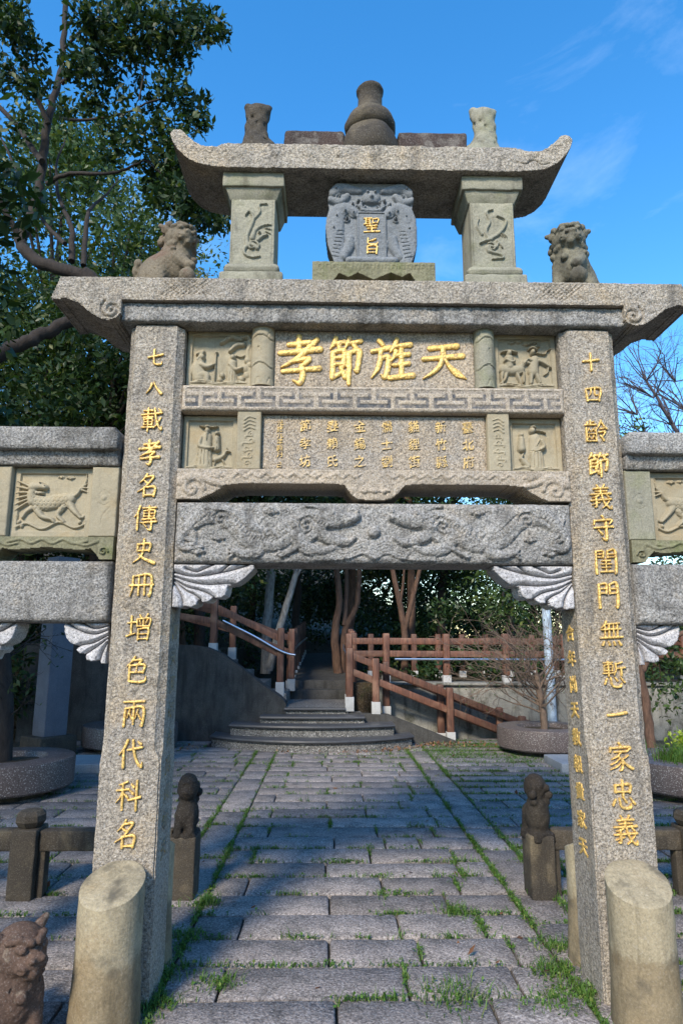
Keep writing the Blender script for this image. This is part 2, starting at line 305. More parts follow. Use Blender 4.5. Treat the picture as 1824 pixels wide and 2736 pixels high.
class Relief:
    """carved slab: height field over (x,z) facing -Y, cut to any outline and given its full thickness"""
    def __init__(s, x0, x1, z0, z1, res=.004, sc=None, flip=False):
        s.b = (x0, x1, z0, z1); s.nx = max(3, int(round((x1-x0)/res))); s.nz = max(3, int(round((z1-z0)/res)))
        s.X, s.Z = np.meshgrid(np.linspace(x0, x1, s.nx+1), np.linspace(z0, z1, s.nz+1), indexing='ij')
        s.h = np.zeros_like(s.X); s.mask = None; s.paint = None; s.sc = sc or (x1-x0); s.flip = flip
    def P(s, p):
        x0, x1, z0, z1 = s.b; u = 1-p[0] if s.flip else p[0]
        return np.array([x0+u*(x1-x0), z0+p[1]*(z1-z0)])
    def dist(s, pts, r0=1.0, r1=None, closed=False):
        """min over segments of d/r"""
        r1 = r0 if r1 is None else r1; Q = [s.P(p) for p in pts]; n = len(Q)-1; best = np.full(s.X.shape, 1e9)
        rs = r0 if hasattr(r0, '__len__') else [r0+(r1-r0)*i/max(1, n) for i in range(n+1)]
        for i in range(n):
            a, b = Q[i], Q[i+1]; d = b-a; l2 = max(d@d, 1e-12)
            t = np.clip(((s.X-a[0])*d[0]+(s.Z-a[1])*d[1])/l2, 0, 1); r = rs[i]+(rs[i+1]-rs[i])*t
            best = np.minimum(best, np.hypot(s.X-a[0]-t*d[0], s.Z-a[1]-t*d[1])/np.maximum(r*s.sc, 1e-5))
        return best
    def cap(s, pts, r0, r1=None, h=.01, base=0.0, add=False, sm=True):
        if sm and len(pts) > 2: pts = spline(pts, 5)
        if hasattr(r0, '__len__'):
            k = np.linspace(0, len(r0)-1, len(pts)); r0 = list(np.interp(k, range(len(r0)), r0))
        q = s.dist(pts, r0, r1); d = np.where(q < 1, base+h*np.sqrt(np.clip(1-q*q, 0, 1)), 0)
        s.h = s.h+d if add else np.maximum(s.h, d); return s
    def ell(s, u, v, ru, rv, ang=0, h=.01, add=False):
        c = s.P((u, v)); a = R(-ang if s.flip else ang); x, z = s.X-c[0], s.Z-c[1]
        q = np.hypot((x*math.cos(a)+z*math.sin(a))/(ru*s.sc), (-x*math.sin(a)+z*math.cos(a))/(rv*s.sc))
        d = np.where(q < 1, h*np.sqrt(np.clip(1-q*q, 0, 1)), 0); s.h = s.h+d if add else np.maximum(s.h, d); return s
    def groove(s, pts, w, d, sm=True):
        if sm and len(pts) > 2: pts = spline(pts, 5)
        q = s.dist(pts, w); s.h = s.h-np.where(q < 1, d*(1-q*q), 0); return s
    def spiral(s, u, v, r, turns=1.6, a0=0, w=.02, h=.006, groove=False, cw=1):
        asp = s.sc/(s.b[3]-s.b[2]); su = s.sc/(s.b[1]-s.b[0])
        pts = [(u+r*(1-t)*math.cos(a0+cw*t*turns*6.28)*su, v+r*(1-t)*math.sin(a0+cw*t*turns*6.28)*asp) for t in np.linspace(0, .92, 22)]
        return s.groove(pts, w, h, False) if groove else s.cap(pts, w, w*.7, h, sm=False)
    def cloud(s, u, v, w, h=.006):
        asp = s.sc/(s.b[3]-s.b[2])
        for k, (du, dv, rr) in enumerate(((-.7, 0, .42), (-.25, .25, .5), (.3, .2, .45), (.75, -.05, .36), (0, -.15, .55))):
            s.ell(u+du*w, v+dv*w*asp, w*rr, w*rr*.75, 0, h*(1+.1*k))
            s.spiral(u+du*w, v+dv*w*asp, w*rr*.7, 1.2, k, w*.07, h*.4, True)
        return s
    def frame(s, bu, d, edge=.012):
        """sunken field with a raised border of bu metres"""
        x0, x1, z0, z1 = s.b; e = np.minimum(np.minimum(s.X-x0, x1-s.X), np.minimum(s.Z-z0, z1-s.Z))
        s.fr = np.clip((e-bu)/.004, 0, 1); s.h = np.maximum(s.h, (1-s.fr)*d); return s
    def soft_edge(s, r, sides='lrtb'):
        x0, x1, z0, z1 = s.b; e = np.full(s.X.shape, 1e9)
        if 'l' in sides: e = np.minimum(e, s.X-x0)
        if 'r' in sides: e = np.minimum(e, x1-s.X)
        if 't' in sides: e = np.minimum(e, z1-s.Z)
        if 'b' in sides: e = np.minimum(e, s.Z-z0)
        k = np.clip(1-e/r, 0, 1); s.h = s.h-(1-np.sqrt(np.clip(1-k*k, 0, 1)))*r*.95; return s
    def rough(s, a, sc=60, seed=1):
        s.h = s.h+a*(vnoise(s.X, s.Z, sc, seed)+.6*vnoise(s.X, s.Z, sc*2.3, seed+1)+.8*vnoise(s.X, s.Z, sc*.35, seed+2)); return s
    def poly(s, pts, world=True):
        P = [p if world else s.P(p) for p in pts]; ins = np.zeros(s.X.shape, bool); n = len(P)
        for i in range(n):
            a, b = P[i], P[(i+1) % n]
            if a[1] == b[1]: continue
            c = ((a[1] > s.Z) != (b[1] > s.Z)) & (s.X < (b[0]-a[0])*(s.Z-a[1])/(b[1]-a[1])+a[0]); ins ^= c
        return ins
    def edge_round(s, r):
        """round over the cut outline"""
        m = s.mask; d = np.zeros(m.shape); cur = m.copy(); res = s.X[1, 0]-s.X[0, 0]; k = max(1, int(r/res))
        for i in range(k):
            d += cur; e = cur.copy(); e[1:] &= cur[:-1]; e[:-1] &= cur[1:]; e[:, 1:] &= cur[:, :-1]; e[:, :-1] &= cur[:, 1:]; e[0] = e[-1] = False; e[:, 0] = e[:, -1] = False; cur = e
        t = np.clip(1-d/k, 0, 1); s.h = s.h-r*(1-np.sqrt(1-t*t*.98)); return s
    def build(s, name, yf, yb, mat, parent, x_axis=None, smooth=True, ang=55):
        nx, nz = s.nx, s.nz; cell = np.ones((nx, nz), bool)
        if s.mask is not None: cell = s.mask[:-1, :-1] & s.mask[1:, :-1] & s.mask[:-1, 1:] & s.mask[1:, 1:]
        idx = np.arange((nx+1)*(nz+1)).reshape(nx+1, nz+1); off = (nx+1)*(nz+1)
        Vf = np.stack([s.X, yf-s.h, s.Z], -1).reshape(-1, 3); Vb = np.stack([s.X, np.full_like(s.X, yb), s.Z], -1).reshape(-1, 3)
        i, j = np.nonzero(cell); q = np.stack([idx[i, j], idx[i+1, j], idx[i+1, j+1], idx[i, j+1]], 1); F = [q]
        full = s.mask is None
        if not full: F.append(q[:, ::-1]+off)
        pad = np.zeros((nx+2, nz+2), bool); pad[1:-1, 1:-1] = cell
        for di, dj, a, b in ((-1, 0, (0, 1), (0, 0)), (1, 0, (1, 0), (1, 1)), (0, -1, (0, 0), (1, 0)), (0, 1, (1, 1), (0, 1))):
            e = cell & ~pad[1+di:nx+1+di, 1+dj:nz+1+dj]; i, j = np.nonzero(e)
            A, B = idx[i+a[0], j+a[1]], idx[i+b[0], j+b[1]]; F.append(np.stack([B, A, A+off, B+off], 1))
        if full: c = [idx[0, 0], idx[nx, 0], idx[nx, nz], idx[0, nz]]; F.append(np.array([[c[0]+off, c[3]+off, c[2]+off, c[1]+off]]))
        F = np.vstack(F); V = np.vstack([Vf, Vb]); used = np.unique(F); mp = -np.ones(len(V), int); mp[used] = np.arange(len(used))
        o = mesh(name, V[used], mp[F], mat, parent, smooth, ang)
        if s.paint is not None:
            at = o.data.attributes.new('paint', 'FLOAT', 'POINT'); pv = np.concatenate([s.paint.reshape(-1), np.zeros(off)])[used]; at.data.foreach_set('value', pv.astype(np.float32))
        return o
# implicit sculpture ------------------------------------------------
class Sculpt:
    def __init__(s, lo, hi, h):
        s.lo = np.array(lo, float); s.hd = h; n = [int((hi[i]-lo[i])/h)+1 for i in range(3)]
        s.G = np.meshgrid(*[lo[i]+np.arange(n[i])*h for i in range(3)], indexing='ij'); s.F = np.full(n, 9.0)
    def smin(s, d, k):
        if k <= 0: s.F = np.minimum(s.F, d)
        else:
            t = np.clip(.5+.5*(s.F-d)/k, 0, 1); s.F = s.F*(1-t)+d*t-k*t*(1-t)
    def d_ell(s, c, r):
        x = [(s.G[i]-c[i])/r[i] for i in range(3)]; return (np.sqrt(x[0]**2+x[1]**2+x[2]**2)-1)*min(r)
    def ell(s, c, r, k=.03): s.smin(s.d_ell(c, r), k); return s
    def d_cap(s, a, b, ra, rb):
        a, b = np.array(a, float), np.array(b, float); d = b-a; l = d@d
        t = np.clip(sum((s.G[i]-a[i])*d[i] for i in range(3))/l, 0, 1)
        return np.sqrt(sum((s.G[i]-a[i]-t*d[i])**2 for i in range(3)))-(ra+(rb-ra)*t)
    def cap(s, a, b, ra, rb=None, k=.03): s.smin(s.d_cap(a, b, ra, ra if rb is None else rb), k); return s
    def path(s, pts, ra, rb, k=.015):
        n = len(pts)-1
        for i in range(n): s.cap(pts[i], pts[i+1], ra+(rb-ra)*i/n, ra+(rb-ra)*(i+1)/n, k)
        return s
    def cut(s, d): s.F = np.maximum(s.F, -d); return s
    def cutpath(s, pts, r):
        for i in range(len(pts)-1): s.cut(s.d_cap(pts[i], pts[i+1], r, r))
        return s
    def box(s, c, h, r=.02, k=.01):
        q = [np.abs(s.G[i]-c[i])-h[i]+r for i in range(3)]
        s.smin(np.sqrt(sum(np.maximum(v, 0)**2 for v in q))+np.minimum(np.maximum(q[0], np.maximum(q[1], q[2])), 0)-r, k); return s
    def surf(s):
        F = s.F; S = F < 0; sh = F.shape; acc = np.zeros((sh[0]-1, sh[1]-1, sh[2]-1, 3)); cnt = np.zeros(acc.shape[:3])
        C = [(i, j, k) for i in (0, 1) for j in (0, 1) for k in (0, 1)]; sl = lambda c: tuple(slice(c[a], sh[a]-1+c[a]) for a in range(3))
        for a in range(3):
            for c in C:
                if c[a]: continue
                d = list(c); d[a] = 1; f0, f1 = F[sl(c)], F[sl(d)]; m = (f0 < 0) != (f1 < 0)
                t = np.where(m, f0/np.where(m, f0-f1, 1), 0)
                for b in range(3): acc[..., b] += np.where(m, t if b == a else c[b], 0)
                cnt += m
        act = cnt > 0; idx = -np.ones(act.shape, int); idx[act] = np.arange(act.sum())
        V = (np.argwhere(act)+acc[act]/cnt[act][:, None])*s.hd+s.lo; Fs = []
        for a in range(3):
            b, c = (a+1) % 3, (a+2) % 3; s0 = [slice(1, -1)]*3; s1 = [slice(1, -1)]*3; s0[a] = slice(0, -1); s1[a] = slice(1, None)
            A, B = S[tuple(s0)], S[tuple(s1)]; m = A != B; P = np.argwhere(m)+np.array([0 if q == a else 1 for q in range(3)])
            e = np.eye(3, dtype=int); Q = np.stack([idx[tuple((P-o).T)] for o in (0*e[0], e[b], e[b]+e[c], e[c])], 1); fl = ~A[m]; Q[fl] = Q[fl][:, ::-1]; Fs.append(Q)
        return V, np.vstack(Fs)
def xform(V, loc=(0, 0, 0), rz=0, sc=1.0, mirror=False):
    V = np.array(V, float)*sc
    if mirror: V[:, 0] *= -1
    c, s = math.cos(rz), math.sin(rz); x = V[:, 0]*c-V[:, 1]*s; y = V[:, 0]*s+V[:, 1]*c
    return np.stack([x+loc[0], y+loc[1], V[:, 2]+loc[2]], 1)
# ------------------------------------------------------------------ characters
_gl = {}
def glyph(ch, bold=.0):
    if (ch, bold) in _gl: return _gl[(ch, bold)]
    c = bpy.data.curves.new('g', 'FONT'); c.body = ch; c.extrude = .035; c.bevel_depth = .03; c.bevel_resolution = 1; c.offset = bold-.02; c.resolution_u = 3
    o = bpy.data.objects.new('g', c); COL.objects.link(o); dg = bpy.context.evaluated_depsgraph_get(); m = o.evaluated_get(dg).to_mesh()
    V = np.zeros(len(m.vertices)*3); m.vertices.foreach_get('co', V); V = V.reshape(-1, 3); F = [list(p.vertices) for p in m.polygons]
    bpy.data.objects.remove(o); bpy.data.curves.remove(c)
    lo, hi = V.min(0), V.max(0); V[:, :2] -= (lo[:2]+hi[:2])/2
    x, y = V[:, 0].copy(), V[:, 1].copy()           # brush hand: strokes climb to the right, waists narrow, wavering edges
    V[:, 1] = y+.13*x-.05*x*x+.012*np.sin(9*x+2*y+ord(ch)); V[:, 0] = x*(1-.10*y)-.05*y+.012*np.sin(8*y+3*x+ord(ch)*.7)
    _gl[(ch, bold)] = (V, F); return V, F
def char(ch, x, z, y, size, mat, parent, w=1.0, bold=.02, depth=.10, side=0):
    """side 0: on a face looking -Y; +1 on a face looking +X; -1 on a face looking -X (x is then the Y position, y the X plane)"""
    V, F = glyph(ch, bold); a = V[:, 0]*size*w; b = V[:, 1]*size; d = V[:, 2]*size*depth*2
    if side == 0: W = np.stack([x+a, y-d, z+b], 1)
    elif side > 0: W = np.stack([y+d, x+a, z+b], 1)
    else: W = np.stack([y-d, x-a, z+b], 1)
    return mesh('character', W, F, mat, parent, False)
BR = {
 '天': [[(22,80,9),(45,83,8),(80,87,10)],[(8,53,8),(45,57,8),(92,62,10)],[(50,83,8),(50,60,9),(42,36,8),(28,20,7),(6,4,3)],[(52,56,4),(64,34,8),(80,17,12),(98,4,3)]],
 '旌': [[(22,96,9),(31,85,7)],[(5,70,7),(26,74,7),(47,79,9)],[(26,74,7),(23,46,8),(16,26,7),(3,8,3)],[(23,52,6),(43,56,9),(41,26,9),(34,9,8),(25,15,3)],[(64,98,8),(58,82,7),(48,68,3)],[(58,82,6),(97,87,9)],[(62,70,8),(58,58,6),(50,48,3)],[(58,60,6),(93,64,8)],[(56,38,6),(92,42,8)],[(75,74,8),(75,12,8)],[(46,8,8),(72,11,8),(101,14,10)]],
 '節': [[(22,99,8),(16,86,7),(6,74,3)],[(18,86,6),(47,91,8)],[(29,86,7),(36,74,8)],[(62,99,8),(57,88,7),(50,76,3)],[(60,87,6),(95,93,8)],[(73,87,7),(82,75,8)],[(14,66,8),(14,40,8),(13,9,9)],[(14,66,6),(46,70,9),(45,36,8)],[(16,53,6),(44,55,6)],[(16,38,6),(44,40,6)],[(12,8,8),(48,22,5)],[(36,31,6),(50,10,9)],[(60,65,6),(90,70,10),(88,40,8),(84,24,8),(76,26,3)],[(61,65,8),(61,30,8),(60,-6,6)]],
 '孝': [[(24,83,7),(72,89,9)],[(47,101,9),(47,66,8)],[(5,63,8),(45,67,8),(95,73,10)],[(87,95,9),(66,72,9),(42,50,8),(8,30,3)],[(34,45,6),(70,50,9),(54,33,6)],[(54,34,8),(57,12,9),(50,-5,8),(35,1,3)],[(12,21,7),(50,25,7),(93,29,9)]],
 '聖': [[(4,95,6),(50,98,8)],[(14,95,6),(14,57,6)],[(40,97,7),(40,46,6)],[(14,83,5),(39,84,5)],[(14,71,5),(39,72,5)],[(2,53,6),(47,61,6)],[(57,92,6),(58,62,6)],[(57,91,6),(93,94,8),(88,64,6)],[(58,66,5),(89,67,5)],[(18,41,6),(84,47,8)],[(24,24,6),(80,28,7)],[(51,46,7),(51,4,7)],[(3,1,7),(98,7,9)]],
 '旨': [[(76,98,8),(52,88,7),(30,82,4)],[(28,101,8),(27,70,8),(36,62,8),(80,62,8),(88,74,4)],[(24,48,8),(24,-2,8)],[(24,47,6),(80,51,10),(79,-4,8)],[(26,25,6),(76,26,6)],[(25,3,6),(78,4,6)]],
 '七': [[(10,48,7),(45,55,7),(90,66,9)],[(42,92,9),(42,40,8),(44,18,8),(56,10,8),(82,11,8),(88,24,4)]],
 '八': [[(40,70,9),(32,44,7),(10,16,3)],[(50,80,5),(64,50,8),(92,16,12)]],
 '載': [[(14,86,5),(52,89,6)],[(34,99,6),(34,70,6)],[(4,68,6),(50,72,6),(94,78,7)],[(12,56,5),(54,58,6)],[(16,48,5),(16,22,5)],[(16,47,4),(52,49,6),(51,22,5)],[(17,36,4),(51,37,4)],[(16,23,4),(52,24,4)],[(6,11,5),(60,14,6)],[(34,62,6),(34,-6,6)],[(62,98,6),(68,60,6),(78,25,7),(94,2,7),(96,18,3)],[(90,54,6),(78,30,5),(60,8,3)],[(80,96,5),(89,87,7)]],
 '名': [[(46,98,7),(34,78,6),(14,58,3)],[(38,84,5),(74,88,8),(58,62,6),(36,38,5),(6,20,3)],[(36,68,5),(50,58,7)],[(36,40,6),(36,0,7)],[(36,39,5),(82,42,8),(79,2,7)],[(37,6,5),(79,7,6)]],
 '傳': [[(24,98,7),(16,74,6),(2,52,3)],[(16,68,6),(16,-2,7)],[(36,90,5),(94,93,6)],[(42,80,4),(42,54,5)],[(42,79,4),(88,81,6),(87,54,5)],[(43,67,4),(86,68,4)],[(43,55,4),(87,56,4)],[(65,100,6),(65,42,6)],[(34,42,5),(62,44,5),(90,48,5)],[(84,56,4),(94,44,6)],[(30,28,5),(98,33,7)],[(76,40,6),(76,2,7),(66,-2,6),(58,4,3)],[(42,22,4),(54,12,6)]],
 '史': [[(24,78,6),(24,48,6)],[(24,76,5),(76,80,8),(74,48,6)],[(25,50,5),(74,52,5)],[(50,98,7),(48,50,7),(36,22,6),(6,0,3)],[(28,36,4),(52,18,8),(96,0,11)]],
 '冊': [[(14,84,7),(12,40,6),(4,4,3)],[(14,84,5),(88,88,8),(88,8,8),(78,12,3)],[(38,86,6),(38,8,6)],[(63,88,6),(63,8,6)],[(0,46,6),(100,50,7)]],
 '增': [[(2,64,5),(34,68,6)],[(18,92,6),(18,18,6)],[(0,12,6),(36,24,4)],[(52,98,5),(58,86,7)],[(86,100,6),(78,86,4)],[(42,80,5),(42,50,5)],[(42,80,4),(96,82,6),(94,50,5)],[(68,82,5),(68,52,5)],[(52,76,4),(56,64,5)],[(84,76,5),(79,64,4)],[(42,52,4),(95,53,5)],[(48,40,5),(48,-2,6)],[(48,40,4),(90,42,7),(88,-2,6)],[(49,21,4),(88,22,4)],[(49,2,4),(88,3,5)]],
 '色': [[(42,100,7),(30,82,6),(10,62,3)],[(34,86,5),(70,88,8),(56,70,5)],[(22,66,6),(22,16,7),(30,4,7),(84,4,8),(92,22,4)],[(22,66,5),(82,69,8),(79,38,6)],[(52,68,5),(52,40,5)],[(23,39,5),(80,41,6)]],
 '兩': [[(8,90,6),(92,94,7)],[(16,66,7),(12,-2,7)],[(16,66,5),(88,70,8),(87,4,8),(76,4,3)],[(50,92,6),(50,6,6)],[(34,60,5),(24,28,3)],[(34,46,4),(44,26,6)],[(68,62,5),(58,28,3)],[(68,46,4),(80,26,6)]],
 '代': [[(34,98,8),(22,70,7),(2,44,3)],[(20,62,7),(20,-2,8)],[(36,62,6),(94,72,7)],[(56,98,7),(62,56,7),(76,18,8),(94,0,8),(97,18,3)],[(76,94,5),(88,84,8)]],
 '科': [[(44,98,6),(24,90,5),(10,86,3)],[(2,66,5),(50,70,6)],[(26,90,6),(26,-4,7)],[(26,62,5),(16,40,4),(0,22,3)],[(28,58,4),(46,40,7)],[(60,88,5),(70,78,7)],[(56,64,5),(67,54,7)],[(50,30,6),(98,42,7)],[(82,100,7),(82,-6,7)]],
 '十': [[(6,52,8),(94,62,9)],[(50,98,9),(50,2,9)]],
 '四': [[(10,80,7),(16,14,7)],[(10,80,6),(90,84,9),(82,14,7)],[(38,80,6),(36,56,5),(24,40,3)],[(60,82,6),(60,50,6),(76,46,5)],[(16,18,6),(83,20,7)]],
 '齡': [[(26,100,5),(26,80,5)],[(27,92,4),(44,93,4)],[(12,92,5),(12,80,5)],[(2,78,5),(52,81,6)],[(6,66,5),(6,6,5)],[(6,5,4),(50,7,5)],[(50,66,5),(50,4,5)],[(8,38,3),(48,39,4)],[(18,64,4),(12,50,3)],[(18,60,3),(25,50,4)],[(38,64,4),(31,50,3)],[(38,60,3),(46,50,4)],[(18,32,4),(12,16,3)],[(18,28,3),(25,16,4)],[(38,32,4),(31,16,3)],[(38,28,3),(46,16,4)],[(76,100,6),(66,78,5),(54,60,3)],[(76,96,5),(88,76,7),(100,62,6)],[(68,62,4),(86,64,5)],[(62,46,5),(92,49,6),(78,26,4)],[(68,32,4),(84,10,8)]],
 '義': [[(34,98,5),(40,88,6)],[(68,100,6),(60,88,4)],[(18,82,5),(84,86,6)],[(24,70,4),(78,73,5)],[(50,86,6),(50,58,6)],[(4,57,5),(96,62,7)],[(40,52,5),(24,46,4),(10,44,3)],[(4,30,5),(96,37,6)],[(28,48,6),(28,6,7),(18,2,3)],[(8,12,4),(44,22,4)],[(54,56,6),(60,30,6),(74,8,7),(92,-4,7),(96,10,3)],[(86,28,5),(70,10,4),(52,-4,3)],[(76,54,4),(86,46,7)]],
 '守': [[(48,100,6),(55,90,7)],[(14,80,6),(10,62,5)],[(14,78,5),(88,83,8),(78,64,4)],[(10,48,6),(94,54,7)],[(64,70,7),(64,4,8),(54,-2,7),(42,6,3)],[(28,40,4),(44,22,8)]],
 '閨': [[(8,92,6),(8,-2,7)],[(8,92,4),(40,94,6),(40,66,5)],[(9,80,4),(39,81,4)],[(9,67,4),(40,68,4)],[(60,94,6),(60,66,5)],[(60,94,4),(94,96,7),(94,6,8),(84,4,3)],[(61,81,4),(93,82,4)],[(61,68,4),(93,69,4)],[(32,52,4),(70,54,5)],[(50,60,5),(50,8,5)],[(28,38,4),(74,40,5)],[(32,24,4),(70,26,4)],[(24,6,5),(78,9,6)]],
 '門': [[(12,94,7),(12,-2,8)],[(12,94,5),(44,96,7),(43,56,6)],[(13,76,5),(43,77,5)],[(13,57,5),(43,58,5)],[(58,94,6),(58,56,6)],[(58,94,5),(90,97,9),(90,6,9),(78,4,3)],[(59,76,5),(89,77,5)],[(59,57,5),(89,58,5)]],
 '無': [[(32,100,6),(24,86,5),(10,74,3)],[(26,88,5),(88,92,6)],[(10,66,5),(92,70,6)],[(24,86,5),(24,34,5)],[(43,88,5),(43,34,5)],[(61,90,5),(61,34,5)],[(79,90,5),(79,34,5)],[(2,32,6),(98,37,7)],[(18,18,6),(12,4,7)],[(38,18,5),(42,5,7)],[(60,18,5),(64,5,7)],[(80,20,5),(90,5,8)]],
 '慙': [[(6,94,4),(46,96,5)],[(10,86,4),(10,62,4)],[(10,85,4),(44,87,5),(43,62,4)],[(11,74,3),(43,75,3)],[(10,63,3),(44,64,4)],[(2,52,4),(50,55,5)],[(27,100,5),(27,42,5)],[(88,98,5),(70,92,4),(58,90,3)],[(60,92,5),(59,66,5),(50,46,3)],[(60,72,4),(98,76,6)],[(82,74,6),(82,44,6)],[(18,32,6),(8,10,5)],[(34,36,5),(38,10,6),(50,0,7),(74,2,7),(80,16,3)],[(54,36,5),(62,24,6)],[(78,36,5),(92,18,7)]],
 '一': [[(4,46,10),(50,50,9),(96,58,11)]],
 '家': [[(48,102,6),(55,92,7)],[(12,84,6),(8,68,5)],[(12,82,5),(90,87,8),(80,70,4)],[(26,68,5),(78,71,6)],[(54,68,5),(38,52,5),(12,40,3)],[(40,54,5),(56,34,6),(56,6,7),(44,-2,4)],[(46,44,4),(30,30,4),(8,20,3)],[(52,30,4),(34,14,4),(6,2,3)],[(84,56,5),(68,46,4),(58,42,3)],[(58,42,4),(72,22,7),(98,6,9)]],
 '忠': [[(20,84,6),(20,56,6)],[(20,83,5),(80,87,8),(78,57,6)],[(21,60,5),(78,61,5)],[(50,102,7),(50,40,7)],[(18,32,6),(6,10,6)],[(34,36,5),(38,10,6),(50,0,7),(76,2,8),(82,18,3)],[(52,36,5),(62,22,7)],[(80,36,5),(96,16,8)]],
}
def brushchar(ch, cx, cz, y, size, mat, parent, h=.012, res=.0028, w=1.0):
    m = .14*size; rl = Relief(cx-size*w/2-m, cx+size*w/2+m, cz-size/2-m, cz+size/2+m, res, sc=size)
    for st in BR[ch]:
        pts = [((m+p[0]/100*size*w)/(size*w+2*m), (m+p[1]/100*size)/(size+2*m), p[2]/100*.80) for p in st]
        sp = spline([(a, b) for a, b, _ in pts], 6) if len(pts) > 2 else [p[:2] for p in pts]
        ws = list(np.interp(np.linspace(0, len(pts)-1, len(sp)), range(len(pts)), [p[2] for p in pts]))
        q = rl.dist(sp, ws); rl.h = np.maximum(rl.h, np.where(q < 1, h*(.35+.65*np.sqrt(np.clip(1-q*q, 0, 1))), 0))
    rl.mask = rl.h > 0; rl.h += (vnoise(rl.X, rl.Z, 160, 3))*.003
    return rl.build('character', y, y+.010, mat, parent)

# ================================================================== setting: ground, terrace, stairs
def sheet(name, V, F, mat): return tag(mesh(name, V, F, mat, None, False), kind='structure')
sheet('ground', np.array([(-400, -400, -.09), (400, -400, -.09), (400, 400, -.09), (-400, 400, -.09)], float), [[0, 1, 2, 3]], EARTH)
pv = tag(bpy.data.objects.new('paving', None), kind='structure'); COL.objects.link(pv)
bed = mesh('bedding', np.array([(-9, -6, -.03), (9, -6, -.03), (9, 8.15, -.03), (-9, 8.15, -.03)], float), [[0, 1, 2, 3]], MORTAR, pv, False)
JOINTS = []      # grass grows here: (x0,y0,x1,y1,weight)
stones = []
def lay(x0, x1, y0, y1): stones.append((x0, x1, y0, y1))
y = -1.18; row = 0
while y < 8.1:
    y1 = y+.31; A = row % 2 == 0
    cuts = [-.97] + [c+random.uniform(-.05, .05) for c in ([-.73, .14, .66] if A else [-.2, .52+.2*(row % 4 == 1)])] + [.925]
    if random.random() < .3: cuts.insert(2, (cuts[1]+cuts[2])/2+random.uniform(-.1, .1))
    for a, b in zip(cuts, cuts[1:]): lay(a, b, y, y1); JOINTS.append((b, y, b, y1, .8))
    JOINTS.append((-.97, y, .925, y, 1.0))
    for s in (-1, 1):
        e = 1.25 if s < 0 else 1.2; x = e+random.uniform(.15, .6)*(1 if A else .6); xs = [e]
        while x < 4.6: xs.append(x); x += random.uniform(.55, .95)
        xs.append(4.8)
        for a, b in zip(xs, xs[1:]):
            lay(*sorted((s*a, s*b)), y, y1); JOINTS.append((s*b, y, s*b, y1, .6))
        JOINTS.append((s*e, y, s*4.7, y, 4.6 if s > 0 and y > .8 else 1.1))
    y = y1; row += 1
for s, a, b in ((-1, .97, 1.25), (1, .925, 1.2)):
    y = -1.3
    while y < 8.0:
        l = random.choice((.46, .62, .62, .78, .9)); lay(*sorted((s*a, s*b)), y, min(y+l, 8.1)); JOINTS.append((s*a, y+l, s*b, y+l, 1.0)); y += l
    for k in range(14): JOINTS.append((s*a, -1.2+k*.66, s*a, -.54+k*.66, 2.6)); JOINTS.append((s*b, -1.2+k*.66, s*b, -.54+k*.66, 2.6))
def in_view(c): return abs(c[0]+.2) < (c[1]+3.22)*.56+.4 and c[1] > -1.35
def stone_geo(x0, x1, y0, y1):
    g = .007; x0 += g; x1 -= g; y0 += g; y1 -= g; z = random.uniform(-.003, .004); tx, ty = random.uniform(-.004, .004), random.uniform(-.005, .005); r = .012
    n = max(2, int((x1-x0)/.12)); V, F = [], []
    xs = np.concatenate([[x0, x0+r], np.linspace(x0+r, x1-r, n+1)[1:-1], [x1-r, x1]]); ys = np.array([y0, y0+r, (y0+y1)/2, y1-r, y1]); idx = {}
    for i, X in enumerate(xs):
        for j, Y in enumerate(ys):
            ed = (i in (0, len(xs)-1))+(j in (0, 4)); w = .004*mn.noise(Vector((X*9, Y*9, 3.3)))
            V.append((X+(w if i in (0, len(xs)-1) else 0), Y+(1.6*w if j in (0, 4) else 0), z-(.009*ed if ed else 0)+tx*(X-x0)/(x1-x0)+ty*(Y-y0)/(y1-y0)+.0035*mn.noise(Vector((X*6, Y*6, 1))))); idx[i, j] = len(V)-1
    for i in range(len(xs)-1):
        for j in range(4): F.append([idx[i, j], idx[i+1, j], idx[i+1, j+1], idx[i, j+1]])
    m = len(xs)-1; ring = [idx[i, 0] for i in range(m+1)]+[idx[m, j] for j in range(1, 5)]+[idx[i, 4] for i in range(m-1, -1, -1)]+[idx[0, j] for j in range(3, 0, -1)]
    b0 = len(V); V += [(V[i][0], V[i][1], -.05) for i in ring]
    for k in range(len(ring)): F.append([ring[(k+1) % len(ring)], ring[k], b0+k, b0+(k+1) % len(ring)])
    return np.array(V), F
stones = [q for q in stones if not (math.hypot((q[0]+q[1])/2+.47, (q[2]+q[3])/2-8.98) < 2.15)]
key = lambda q: -((q[1]-q[0])*(q[3]-q[2])/max(.5, (q[2]+3.4))**3 if in_view(((q[0]+q[1])/2, (q[2]+q[3])/2)) else 0)
stones.sort(key=key); rest = []
for i, q in enumerate(stones):
    V, F = stone_geo(*q)
    if i < 300: mesh('paving_stone', V, F, PAVE, pv, True, 50)
    else: rest.append((V, F))
V, F = join(rest); tag(mesh('distant_paving_stones', V, F, PAVE, pv, True, 50), kind='stuff')

